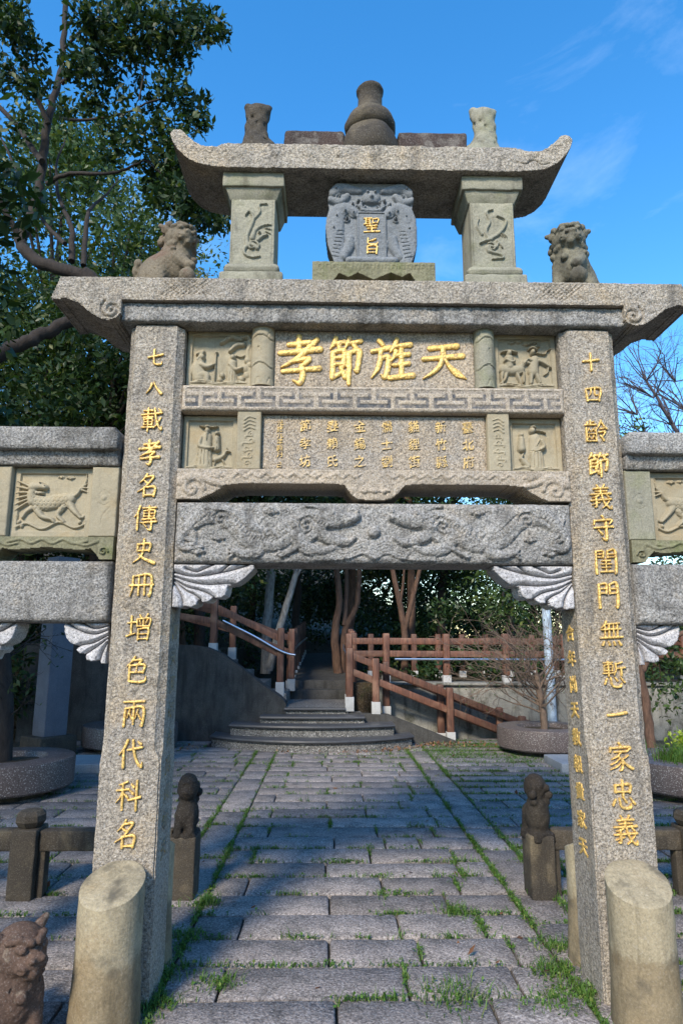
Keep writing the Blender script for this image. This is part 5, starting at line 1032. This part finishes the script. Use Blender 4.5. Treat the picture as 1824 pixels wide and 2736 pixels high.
# ================================================================== vegetation
def leaves(P, size, mat, name, parent, up_bias=.35, aspect=.46, droop=0.0):
    n = len(P); d = rng.normal(size=(n, 3)); d[:, 2] -= droop; d /= np.linalg.norm(d, axis=1, keepdims=True)
    nn = rng.normal(size=(n, 3)); nn[:, 2] += up_bias*3; s = np.cross(d, nn); s /= np.maximum(np.linalg.norm(s, axis=1, keepdims=True), 1e-6); nn = np.cross(s, d)
    L_ = (size*rng.uniform(.5, 1.4, n))[:, None]; w = L_*aspect*.5
    V = np.stack([P, P+d*L_*.45+s*w-nn*w*.25, P+d*L_-nn*L_*.10, P+d*L_*.45-s*w-nn*w*.25, P+d*L_*.5], 1).reshape(-1, 3)
    i = np.arange(n)*5; F = np.concatenate([np.stack([i, i+4, i+1], 1), np.stack([i+1, i+4, i+2], 1), np.stack([i, i+3, i+4], 1), np.stack([i+3, i+2, i+4], 1)])
    me = bpy.data.meshes.new(name); me.vertices.add(len(V)); me.vertices.foreach_set('co', V.astype(np.float32).ravel()); me.loops.add(len(F)*3); me.polygons.add(len(F))
    me.loops.foreach_set('vertex_index', F.astype(np.int32).ravel()); me.polygons.foreach_set('loop_start', np.arange(0, len(F)*3, 3, dtype=np.int32)); me.update(calc_edges=True)
    return link(name, me, mat, parent)
def clump(c, r, n, flat=.7):
    p = rng.normal(size=(n, 3)); p /= np.linalg.norm(p, axis=1, keepdims=True); p *= (rng.random((n, 1))**.45); p[:, 2] *= flat; return np.array(c)+p*r
def limb(pts, r0, r1, n=8, wob=.03):
    P = spline(pts, 5); P = [p+rng.normal(size=3)*wob*(.2 if i == 0 else 1)*min(1, r0*4) for i, p in enumerate(P)]
    return tube(P, list(np.linspace(r0, r1, len(P))), n)
def tree(name, label, base, h, crown_r, nl, mat, bmat, lean=(0, 0), fork=.45, trunk_r=.11, leafsize=.12, low=.35, clumps=26, group='trees around the court', flat=.7):
    t = empty(name, base, label, 'tree', group); b = np.array(base, float); parts = []; f = b+np.array([lean[0]*fork, lean[1]*fork, h*fork]); parts.append(limb([b-np.array([0, 0, .3]), b+(f-b)*.5+rng.normal(size=3)*.06, f], trunk_r*1.15, trunk_r*.75, 9)); pts = []; c0 = b+np.array([lean[0], lean[1], h*.72])
    for k in range(clumps):
        a = rng.uniform(0, 6.283); rad = crown_r*math.sqrt(rng.random()); z = h*(low+(1-low)*rng.random()); shape = math.sin(math.pi*min(.98, max(.12, (z/h-low)/(1-low)*.8+.15)))
        c = np.array([b[0]+lean[0]*z/h+rad*math.cos(a)*shape, b[1]+lean[1]*z/h+rad*math.sin(a)*shape, b[2]+z]); rr = crown_r*rng.uniform(.22, .40)
        pts.append(clump(c, rr, int(nl/clumps), flat)); s0 = f+(np.array([b[0]+lean[0]*.8, b[1]+lean[1]*.8, b[2]+h*.9])-f)*min(.85, max(0, (z/h-fork)))
        if k < 16: parts.append(limb([s0, (s0+c)/2+np.array([0, 0, -.05*h*.2])+rng.normal(size=3)*.08, c], trunk_r*.42, .012, 6))
    mesh('trunk', *join(parts), bmat, t, True, 60); leaves(np.vstack(pts), leafsize, mat, 'crown', t); return t
# --- near tree whose limbs frame the upper left (limbs traced in metres at the tree's own place)
import itertools
nt_ = empty('evergreen_tree', (-2.75, 5.3, 0), 'tall dark evergreen with twisting bare limbs spreading over the left of the arch', 'tree', 'trees around the court')
cm = np.array(cam.matrix_world); 
def at(px, py, Y):
    d = np.array(fw)+np.array(rr)*(px-784)/1515-np.array(uu)*(py-1176)/1515; o = np.array([-.22, -3.22, 1.55]); return o+d*(Y-o[1])/d[1]
def TL(pts, Y0, Y1): n = len(pts); return [at(p[0], p[1], Y0+(Y1-Y0)*i/(n-1)) for i, p in enumerate(pts)]
lm = []
lm.append(limb([(-2.75, 5.3, -.2), (-2.72, 5.35, 1.6), (-2.75, 5.3, 3.2), tuple(at(335, 800, 5.3)), tuple(at(270, 700, 5.3)), tuple(at(190, 632, 5.3))], .17, .13, 12))
main = TL([(190, 632), (115, 610), (65, 583), (50, 553), (73, 499), (92, 434), (102, 345), (115, 261), (134, 184), (148, 96), (156, -40)], 5.3, 5.9); lm.append(limb(main, .095, .04, 10, .03))
twigs = []
def br(pts, Y0, Y1, r0, r1=.012): P = TL(pts, Y0, Y1); lm.append(limb(P, r0*.72, r1*.8, 7, .03)); twigs.append(P)
br([(111, 284), (92, 238), (69, 184), (42, 127), (23, 88), (-30, 30)], 5.6, 5.2, .06); br([(-20, 228), (38, 284), (69, 334), (97, 370)], 5.9, 5.5, .05, .06); br([(107, 422), (161, 399), (238, 399), (292, 388), (340, 370), (420, 392)], 5.6, 4.9, .05)
br([(142, 192), (184, 157), (230, 130), (288, 115), (345, 100), (422, 73), (500, 62)], 5.6, 4.8, .05); br([(130, 269), (184, 276), (246, 269), (307, 253), (345, 234), (430, 215)], 5.5, 4.9, .035); br([(165, 600), (165, 526), (138, 460), (130, 384), (150, 320)], 5.5, 6.4, .07); br([(192, 610), (200, 510), (211, 476), (246, 445), (272, 411)], 5.4, 6.6, .06)
br([(150, 110), (200, 60), (260, 20), (330, -10)], 5.8, 5.0, .035); br([(150, 560), (110, 520), (60, 440), (10, 330), (-20, 290)], 5.4, 6.6, .05); br([(-30, 830), (60, 785), (110, 762), (170, 735), (230, 720)], 5.0, 5.6, .13, .10); br([(50, 553), (20, 500), (-10, 440)], 5.5, 5.2, .07, .05); br([(340, 370), (390, 420), (440, 490), (470, 540)], 4.9, 4.7, .02); br([(345, 100), (330, 170), (320, 230)], 5.0, 4.8, .02); br([(288, 115), (330, 60), (400, 30), (470, 20)], 5.2, 4.8, .02)
def screen_clump(px, py, Y, rpx, n, sz=1.0): 
    c = at(px, py, Y); return clump(c, rpx/1515*(Y+3.22)*1.05, n, .85)
LP = []
for (px, py, r_, n) in ((470, 55, 50, 150), (505, 70, 35, 70), (430, 30, 50, 160), (380, 60, 60, 260), (320, 30, 70, 320), (260, 60, 70, 330), (230, 120, 65, 280), (300, 110, 55, 220), (360, 110, 45, 130), (410, 130, 45, 130), (430, 95, 40, 110), (200, 40, 60, 250), (180, 150, 50, 200), (240, 190, 50, 170), (210, 240, 40, 120), (30, 60, 50, 220), (70, 110, 40, 130), (20, 170, 50, 220), (70, 200, 35, 90), (30, 30, 50, 200), (320, 185, 22, 36), (285, 215, 24, 36), (395, 200, 45, 150), (430, 240, 45, 150), (455, 280, 35, 90), (350, 240, 40, 90), (300, 275, 40, 90), (260, 290, 40, 100), (330, 310, 50, 140), (390, 300, 50, 160), (400, 350, 60, 260), (360, 390, 55, 200), (430, 400, 60, 300), (400, 450, 60, 300), (370, 430, 50, 180), (440, 470, 55, 260), (480, 500, 40, 110), (510, 505, 30, 60), (430, 540, 40, 130), (250, 360, 35, 60), (270, 330, 30, 50), (100, 180, 30, 50), (60, 280, 40, 70), (150, 250, 30, 50), (470, 230, 20, 25)):
    LP.append(screen_clump(px, py, 4.6+rng.uniform(-.3, .9), r_*1.05, int(n*1.55)))
mesh('trunk', *join(lm), BARK, nt_, True, 60); leaves(np.vstack(LP), .108, LEAF_D, 'crown', nt_, .2, .48, .3)
# --- unseen trees added behind the camera and at right to block low sky
for k, (X, Y, h) in enumerate(((-11, -12, 5.2), (-7, -14, 5.0), (-3.2, -13, 4.6), (.8, -14, 5.0), (4.6, -13, 5.0), (8.5, -12, 5.2), (11.5, -7, 5.5), (11, -1.5, 5.0), (10.5, 4, 4.6))):
    tree('hedge_tree', ['rounded tree at the left corner of the forecourt', 'second rounded tree of the forecourt row from its left end', 'third rounded tree of the forecourt row from its left end', 'middle rounded tree of the forecourt row', 'fifth rounded tree of the forecourt row from its left end', 'rounded tree at the right corner of the forecourt', 'first rounded tree along the right side of the forecourt', 'second rounded tree along the right side of the forecourt', 'rounded tree beside the right side of the court'][k], (X, Y, -.1), h, 2.5, 1500, LEAF_F, BARK, (0, 0), .3, .13, .42, .08, 34, 'trees of the forecourt')
TR = [  # mass of trees behind on the left, plus added shade casters
 ('evergreen_tree', 'leafy evergreen at the left edge between the wing and the planter', (-5.7, 3.3, 0), 6.6, 1.7, 11000, LEAF_D, BARK, .12, .34, 46),  # added so its crown keeps sun off the left wall
 ('evergreen_tree', 'wide evergreen on the left bank whose canopy overhangs the curved steps', (-2.7, 9.6, 1.3), 6.4, 3.0, 16000, LEAF_F, BARK, .14, .50, 60),  # canopy added out of sight behind the arch to cut sky light below
 ('evergreen_tree', 'evergreen behind the stele in the dark left corner', (-4.4, 8.2, 1.2), 6.8, 2.4, 11000, LEAF_D, BARK, .13, .30, 50),
 ('evergreen_tree', 'broad evergreen at the left edge beside the left wing', (-5.0, 1.6, 0), 7.8, 2.0, 15000, LEAF_D, BARK, .13, .42, 46),  # added to throw shade on the stairs at the back
 ('evergreen_tree', 'smaller evergreen at far left near the front of the court', (-5.2, -2.9, 0), 7.0, 1.7, 6000, LEAF_D, BARK, .13, .45, 36),  # unseen, added to throw shade on the left of the court
 ('evergreen_tree', 'tall evergreen left of the balustrade', (-8.6, .6, 0), 10.5, 2.6, 9000, LEAF_D, BARK, .13, .45, 46),  # unseen, added for the shade it casts
 ('evergreen_tree', 'full crowned tree behind the framing limbs', (-7.2, 12.5, 1.2), 14.0, 4.0, 19000, LEAF_M, BARK, .17, .25, 56),
 ('evergreen_tree', 'dark full tree seen low between the cornice and left wing', (-5.6, 8.6, .4), 7.6, 2.4, 11000, LEAF_F, BARK, .14, .15, 50),
 ('forest_tree', 'far dense tree closing the grove behind the lamp post', (5.4, 15.5, .9), 4.6, 2.3, 6500, LEAF_F, BARK, .15, .05, 40),
 ('forest_tree', 'far dense tree closing the grove behind the terrace railing', (2.0, 19.0, 1.6), 5.4, 3.0, 8000, LEAF_F, BARK, .17, .05, 44),
 ('forest_tree', 'far dense tree closing the grove above the path', (-1.0, 20.0, 2.4), 5.6, 3.2, 8000, LEAF_F, BARK, .17, .05, 44),
 ('forest_tree', 'far dense tree closing the grove behind the left flight', (-5.0, 15.0, 2.2), 6.6, 3.0, 9000, LEAF_F, BARK, .16, .05, 48),
 ('evergreen_tree', 'dense mid green tree filling the sky gap above the left lion', (-5.2, 10.5, .8), 10.6, 3.0, 19000, LEAF_M, BARK, .12, .30, 46),
 ('evergreen_tree', 'dense dark tree at the far left behind the framing limbs', (-8.6, 9.6, .8), 12.0, 3.4, 19000, LEAF_F, BARK, .12, .22, 46),
 ('evergreen_tree', 'dark low branched tree behind the left wing cap', (-6.6, 7.8, .0), 6.4, 2.6, 13000, LEAF_D, BARK, .11, .10, 44),
 ('evergreen_tree', 'dark tree in deep shade beyond the stele', (-4.6, 9.4, 1.2), 5.6, 2.1, 7000, LEAF_D, BARK, .11, .08, 40),
 ('evergreen_tree', 'dark leafy tree overhanging the left stair flight', (-3.2, 10.6, 1.3), 6.8, 2.2, 10000, LEAF_F, BARK_R, .11, .25, 40),
 ('olive_tree', 'sunlit olive yellow tree peeping between the left lion and roof post', (-5.4, 17.5, 2.0), 11.9, 2.0, 5000, LEAF_Y, BARK, .12, .45, 30),
 ('forest_tree', 'grey barked tree leaning right behind the left railing', (-1.55, 11.0, 1.2), 6.6, 2.0, 10000, LEAF_F, BARK_G, .11, .42, 30),
 ('forest_tree', 'slim pale trunked tree just beyond the woodland path entrance', (-1.0, 13.2, 1.3), 7.2, 2.3, 10000, LEAF_F, BARK, .11, .40, 30),
 ('forest_tree', 'reddish twin trunk tree at the centre of the gateway', (.15, 12.2, 1.0), 7.2, 2.3, 11000, LEAF_F, BARK_R, .11, .42, 32),
 ('forest_tree', 'forked reddish trunk tree right of the gateway centre', (1.45, 11.4, .85), 6.6, 2.2, 11000, LEAF_F, BARK_R, .11, .42, 32),
 ('forest_tree', 'slender dark tree behind the upper terrace railing', (2.4, 12.6, .8), 6.4, 2.2, 11000, LEAF_F, BARK, .11, .32, 32),
 ('forest_tree', 'bushy tree behind the right bracket and lamp post', (3.7, 11.6, .7), 4.9, 2.0, 10000, LEAF_M, BARK, .10, .15, 34),
 ('forest_tree', 'far tree at the back of the grove, left of centre', (-2.6, 17.0, 1.9), 7.4, 2.6, 6000, LEAF_F, BARK, .14, .12, 34),
 ('forest_tree', 'far tree at the back of the grove, at centre', (.4, 17.5, 1.8), 7.0, 2.6, 8000, LEAF_F, BARK, .15, .08, 34),
 ('forest_tree', 'far tree at the back of the grove, right of centre', (3.4, 17.0, 1.3), 6.0, 2.5, 8000, LEAF_F, BARK, .15, .08, 34),
 ('forest_tree', 'low bushy tree at right under the right wing beam', (6.0, 9.9, .2), 2.5, 1.6, 6000, LEAF_M, BARK_R, .10, .08, 34),
 ('forest_tree', 'rounded low tree farther back beneath the right wing', (7.8, 13.0, .4), 3.0, 2.2, 6000, LEAF_F, BARK, .12, .05, 34),
 ('forest_tree', 'outermost low tree at the right edge of the photo', (10.6, 14.5, .2), 3.2, 2.4, 3600, LEAF_F, BARK, .12, .05, 34)]
for (nm, lb, base, h, cr, nl, lmat, bm, ls, low, nc) in TR:
    tree(nm, lb, base, h, cr, nl, lmat, bm, (rng.uniform(-.4, .4), rng.uniform(-.2, .2)), .42, .10 if h < 7.5 else .16, ls, low, nc)
# visible forked trunks through the gate
def trunk_tree(label, paths, mat, nl, crown, leafm=LEAF_F):
    t = empty('forest_tree', paths[0][0][0], label, 'tree', 'trees around the court'); mesh('trunk', *join([limb(p, r0, r1, 9, .02) for p, r0, r1 in paths]), mat, t, True, 60)
    leaves(np.vstack([clump(c, r_, nl, .7) for c, r_ in crown]), .11, leafm, 'crown', t)
trunk_tree('leaning grey trunk tree rising behind the left stair post', [([(-1.42, 10.3, 1.0), (-1.2, 10.3, 1.9), (-.92, 10.3, 2.9), (-.6, 10.4, 4.2)], .085, .05), ([(-.98, 10.3, 2.7), (-.75, 10.2, 3.1), (-.4, 10.1, 3.4)], .035, .02)], BARK_G, 330, [((-.6, 10.4, 4.3), .7), ((-.2, 10.2, 3.6), .5), ((-1.3, 10.4, 4.0), .7), ((-1.9, 9.9, 2.75), .42), ((-1.6, 9.9, 3.2), .5)])
trunk_tree('twin trunked reddish tree directly behind the path railing', [([(-.02, 11.0, .9), (-.1, 11.0, 1.7), (-.02, 11.0, 2.4), (-.1, 11.0, 3.4)], .10, .06), ([(.05, 11.1, .9), (.12, 11.1, 1.8), (.38, 11.1, 2.4), (.42, 11.1, 3.5)], .08, .05), ([(.1, 11.1, 1.9), (.15, 11.2, 2.8), (.1, 11.2, 3.8)], .06, .04)], BARK_R, 330, [((-.1, 11, 3.9), .8), ((.7, 11.2, 4.0), .8), ((.3, 11.3, 4.6), .8)])
trunk_tree('forked brown tree behind the upper railing, right of the gate centre', [([(1.36, 10.9, .8), (1.36, 10.9, 1.7), (1.28, 10.9, 2.3), (1.08, 10.9, 3.3)], .085, .05), ([(1.36, 10.9, 1.8), (1.55, 10.9, 2.5), (1.80, 10.9, 3.4)], .06, .04), ([(1.27, 10.9, 2.3), (1.35, 10.9, 2.8), (1.4, 10.8, 3.5)], .035, .02)], BARK_R, 330, [((1.0, 10.9, 3.9), .8), ((1.9, 11, 3.8), .8), ((1.5, 11.2, 4.5), .8), ((2.2, 10.6, 2.2), .45)])
# undergrowth that reads as one dark mass
UG = []
for k in range(260):
    X = rng.uniform(-13, 11); Y = rng.uniform(11.5, 22)
    if abs(X+.4) < .8 and Y < 17: continue
    g0 = .3+np.interp(X, [-45, -8, -2, 3, 7, 12, 55], [.30, .26, .2, .13, .06, .02, .0])*max(0, Y-11); UG.append(clump((X, Y, g0+rng.uniform(.2, 1.5)), rng.uniform(.5, .9), 190, .8))
for k in range(46): UG.append(clump((rng.uniform(-8, -2.6), rng.uniform(9.4, 11.5), 1.5+rng.uniform(.0, 1.0)), .55, 160, .8))
for k in range(40): UG.append(clump((rng.uniform(1.1, 6.5), rng.uniform(9.4, 12), .9+rng.uniform(.0, .5)), .35, 120, .7))
for k in range(40): UG.append(clump((rng.uniform(-9, -4.9), rng.uniform(5.8, 8.2), rng.uniform(.2, 1.8)), .5, 160, .8))
for k in range(90): UG.append(clump((rng.uniform(1.5, 8.5), rng.uniform(14.5, 18), rng.uniform(.6, 3.9)), .7, 220, .9))
for k in range(40): UG.append(clump((rng.uniform(-7, 1), rng.uniform(17, 21), rng.uniform(2.5, 5.0)), .8, 200, .9))
tag(leaves(np.vstack(UG), .12, LEAF_F, 'undergrowth', None), 'dark leafy undergrowth beneath the trees behind the court', 'undergrowth', kind='stuff')
# --- branching helpers for bare shrubs
def twiggy(start, d, ln, r, depth, out, tips, spread=.55, nmin=2, nmax=3):
    p = np.array(start, float); d = np.array(d, float)/np.linalg.norm(d); pts = [p.copy()]
    for k in range(4): d = d+rng.normal(size=3)*.13; d /= np.linalg.norm(d); p = p+d*ln/4; pts.append(p.copy())
    out.append(tube(pts, list(np.linspace(r, r*.6, 5)), 5 if r > .008 else 3, False)); tips.append(p)
    if depth:
        for k in range(rng.integers(nmin, nmax+1)):
            q = pts[rng.integers(2, 5)]; e = d+rng.normal(size=3)*spread; twiggy(q, e, ln*rng.uniform(.6, .85), max(.0028, r*.55), depth-1, out, tips, spread, nmin, nmax)
sh = empty('bare_shrub', (2.93, 6.8, .3), 'bare twiggy shrub with a reddish stem in the right planter', 'shrub'); out, tips = [], []
out.append(tube(spline([(2.93, 6.8, .2), (2.92, 6.8, .6), (2.87, 6.8, .9), (2.85, 6.8, 1.1)], 4), list(np.linspace(.055, .042, 13)), 8))
for k in range(26):
    a = rng.uniform(0, 6.283); z = rng.uniform(.55, 1.1); twiggy((2.88, 6.8, z), (math.cos(a)*.9-.25, math.sin(a)*.7, rng.uniform(.25, 1.0)), rng.uniform(.42, .68), .015, 4, out, tips, .5)
mesh('stem', *join(out), TWIG, sh, True, 60); tp = np.array(tips); leaves(tp[rng.integers(0, len(tp), 420)]+rng.normal(size=(420, 3))*.03, .04, LEAF_M, 'sparse_leaves', sh)
bt = empty('bare_tree', (6.6, 7.6, 0), 'nearly bare tree with fine purple grey twigs against the sky at right', 'tree', 'trees around the court'); out, tips = [], []
out.append(limb([(6.6, 7.6, -.2), (6.5, 7.6, 1.6), (6.4, 7.5, 3.0), (6.0, 7.4, 4.2)], .13, .07, 9)); out.append(limb([(6.45, 7.5, 2.6), (6.1, 7.3, 4.0), (5.5, 7.2, 5.1), (5.1, 7.2, 5.9)], .06, .02, 7)); out.append(limb([(6.3, 7.5, 3.4), (5.9, 7.3, 4.5), (5.2, 7.2, 4.9), (4.7, 7.2, 4.95)], .05, .015, 7))
for (s0, n) in (((5.5, 7.2, 5.1), 9), ((5.2, 7.2, 5.6), 9), ((5.6, 7.25, 4.75), 8), ((5.0, 7.2, 4.95), 8), ((6.0, 7.4, 4.3), 6), ((5.8, 7.3, 5.4), 9), ((4.9, 7.2, 5.3), 8), ((5.1, 7.2, 5.9), 8), ((5.6, 7.2, 5.9), 7)):
    for k in range(n): twiggy(s0, (rng.normal()*.8-.4, rng.normal()*.5, abs(rng.normal())*.6+.3), rng.uniform(.4, .7), .011, 3, out, tips, .5, 1, 3)
mesh('trunk', *join(out), bark('purple grey twig', (.05, .04, .05), (.10, .08, .085), 60), bt, True, 60)
leaves(np.vstack([clump((4.6, 7.2, 4.85), .36, 300, .8), clump((5.0, 7.2, 4.7), .4, 90, .7), clump((4.9, 7.2, 5.05), .35, 60), clump((5.8, 7.2, 4.7), .4, 60)]), .075, LEAF_M, 'sparse_leaves', bt)
rs = empty('leaning_tree', (4.35, 6.4, 0), 'dark leaning trunk with a low limb just right of the right pillar', 'tree', 'trees around the court')
mesh('trunk', *join([limb([(4.30, 6.4, -.2), (4.27, 6.4, .6), (4.22, 6.4, 1.15), (4.15, 6.4, 1.7)], .07, .05, 9), limb([(4.22, 6.4, 1.15), (4.45, 6.4, 1.42), (4.85, 6.4, 1.68), (5.4, 6.5, 1.9)], .05, .025, 8)]), BARK_R, rs, True, 60)
leaves(np.vstack([clump(c, .42, 150, .8) for c in ((5.0, 6.6, 1.35), (4.75, 6.8, 1.05), (5.3, 6.6, 1.0), (5.2, 6.7, 2.0), (4.8, 6.9, .7), (5.4, 6.7, .6))]), .09, LEAF_M, 'crown', rs)
lt_ = empty('planter_tree', (-3.72, 4.15, .3), 'thin dark trunk growing from the left planter at the left edge', 'tree', 'trees around the court'); out, tips = [], []
out.append(tube(spline([(-3.62, 4.15, .2), (-3.66, 4.15, .9), (-3.78, 4.15, 1.7), (-3.9, 4.2, 2.6)], 4), list(np.linspace(.085, .05, 13)), 9))
for k in range(10): a = rng.uniform(0, 6.28); twiggy((-3.68, 4.15, rng.uniform(.7, 1.9)), (math.cos(a), math.sin(a)*.6, .5), .45, .010, 3, out, tips, .5)
mesh('trunk', *join(out), BARK, lt_, True, 60); tp = np.array(tips); leaves(np.vstack([tp[rng.integers(0, len(tp), 160)], clump((-4.0, 4.2, 2.9), .7, 500)]), .07, LEAF_D, 'crown', lt_)
pg = empty('planter_plants', (3.62, 4.1, .33), 'tufted grass and lime green leafy plants in the right planter', 'plant')
leaves(np.vstack([clump((3.55+.12*k, 4.15+.05*(k % 3), .52), .15, 110, .9) for k in range(5)]), .055, LEAF_L, 'lime_leaves', pg)

# ================================================================== grass in the joints, litter
def blades(P, hgt, wid, lean):
    n = len(P); a = rng.uniform(0, 6.283, n); d = np.stack([np.cos(a), np.sin(a), np.zeros(n)], 1); s = np.stack([-np.sin(a), np.cos(a), np.zeros(n)], 1)
    H_ = (hgt*rng.uniform(.5, 1.4, n))[:, None]; w = wid*rng.uniform(.7, 1.3, n)[:, None]; up_ = np.array([0, 0, 1.0]); l = lean*rng.uniform(.2, 1.3, n)[:, None]
    V = np.stack([P-s*w, P+s*w, P+up_*H_*.6+d*H_*l*.4+s*w*.8, P+up_*H_*.6+d*H_*l*.4-s*w*.8, P+up_*H_*.85+d*H_*l*1.1], 1).reshape(-1, 3); i = np.arange(n)*5
    return V, [list(q) for q in np.stack([i, i+1, i+2, i+3], 1)]+[list(q) for q in np.stack([i+3, i+2, i+4], 1)]
GP, GH = [], []
for (x0, y0, x1, y1, w) in JOINTS:
    mx_, my_ = (x0+x1)/2, (y0+y1)/2; ln = math.hypot(x1-x0, y1-y0)
    if not (abs(mx_+.2) < (my_+3.22)*.62+1.2) or my_ < -1.2: continue
    ncl = rng.poisson(ln*w*7.0*max(.3, .85+1.3*mn.noise(Vector((mx_*1.1, my_*1.1, 4.2)))))
    for _ in range(ncl):
        t = rng.random(); cx, cy = x0+(x1-x0)*t, y0+(y1-y0)*t
        if math.hypot(cx+.47, cy-8.98) < 2.27: continue
        L_ = rng.uniform(.03, .16); nb = int(L_*rng.uniform(150, 330)*(1 if cy < 3 else .6)); big = 1.0+(rng.random() < .07)*1.0
        u = rng.normal(size=nb)*L_*.5; dx, dy = (x1-x0)/max(ln, 1e-6), (y1-y0)/max(ln, 1e-6); v = rng.normal(size=nb)*.010*rng.choice((.7, 1.0, 1.9))
        GP.append(np.stack([cx+dx*u-dy*v, cy+dy*u+dx*v, np.full(nb, -.004)], 1)); GH.append(np.full(nb, big))
for (cx, cy, n, sp, big) in ((.78, .02, 260, .07, 1.3), (.86, .30, 200, .06, 1.6), (.95, .12, 300, .07, 1.2), (.98, .55, 260, .06, 1.5), (-.98, .02, 260, .06, 1.5), (-.96, .3, 200, .06, 1.4), (.35, .07, 240, .10, 1.7), (-.93, 1.15, 90, .04, 2.4), (-1.0, .7, 160, .06, 1.6), (1.3, -.32, 220, .1, 1.6), (.55, 1.0, 140, .05, 1.7), (-.72, .2, 160, .05, 1.5), (1.45, .1, 200, .08, 1.8)):
    GP.append(np.stack([rng.normal(cx, sp, n), rng.normal(cy, sp*.8, n), np.full(n, -.004)], 1)); GH.append(np.full(n, big))
for x, yy in ((1.6, 6.6), (2.0, 6.4), (2.4, 6.2), (1.3, 7.0), (1.8, 7.2), (2.2, 7.3), (3.2, 5.15), (2.9, 5.0), (1.5, 6.1)):
    for k in range(5): GP.append(np.stack([rng.normal(x, .22, 90), rng.normal(yy+rng.normal()*.2, .10, 90), np.full(90, -.004)], 1)); GH.append(np.full(90, 1.1))
GP = np.vstack(GP); GH = np.concatenate(GH)
V, F = blades(GP, .027*GH, .0024, .9); o = mesh('joint_grass', V, F, GRASS, None, False); tag(o, 'short green grass and weeds growing in the paving joints', 'grass', kind='stuff')
m_ = rng.random(len(GP)) < .38; LPt = GP[m_]+np.stack([np.zeros(m_.sum()), np.zeros(m_.sum()), rng.uniform(.006, .022, m_.sum())], 1)
o = leaves(LPt, .017, GRASS, 'clover_weeds', None, 1.2, .8); tag(o, 'tiny round leaved weeds among the joint grass', 'weeds', kind='stuff')
n = 900; P = np.stack([rng.normal(3.52, .15, n), rng.normal(3.98, .15, n), np.full(n, .30)], 1); V, F = blades(P, .20, .004, .6); mesh('grass_tuft', V, F, GRASS, pg, False)
n = 750; a = rng.normal(.9, .55, n); P = np.vstack([np.stack([-.47+2.36*np.sin(a)+rng.normal(size=n)*.08, 8.98-2.36*np.cos(a)+rng.normal(size=n)*.06, np.full(n, .012)], 1)[:520], np.stack([rng.normal(1.7, .4, 260), rng.normal(7.35, .15, 260), np.full(260, .012)], 1), np.stack([rng.normal(-2.4, .3, 120), rng.normal(7.1, .2, 120), np.full(120, .012)], 1), np.stack([rng.uniform(-2.5, 2.8, 110), rng.uniform(-.6, 6.5, 110), np.full(110, .012)], 1)])
P = P[np.hypot(P[:, 0]+.47, P[:, 1]-8.98) > 2.3]
o = leaves(P, .05, LITTER, 'fallen_leaves', None, 2.5, .55); tag(o, 'dry brown leaves scattered at the foot of the curved steps', 'fallen leaves', kind='stuff')
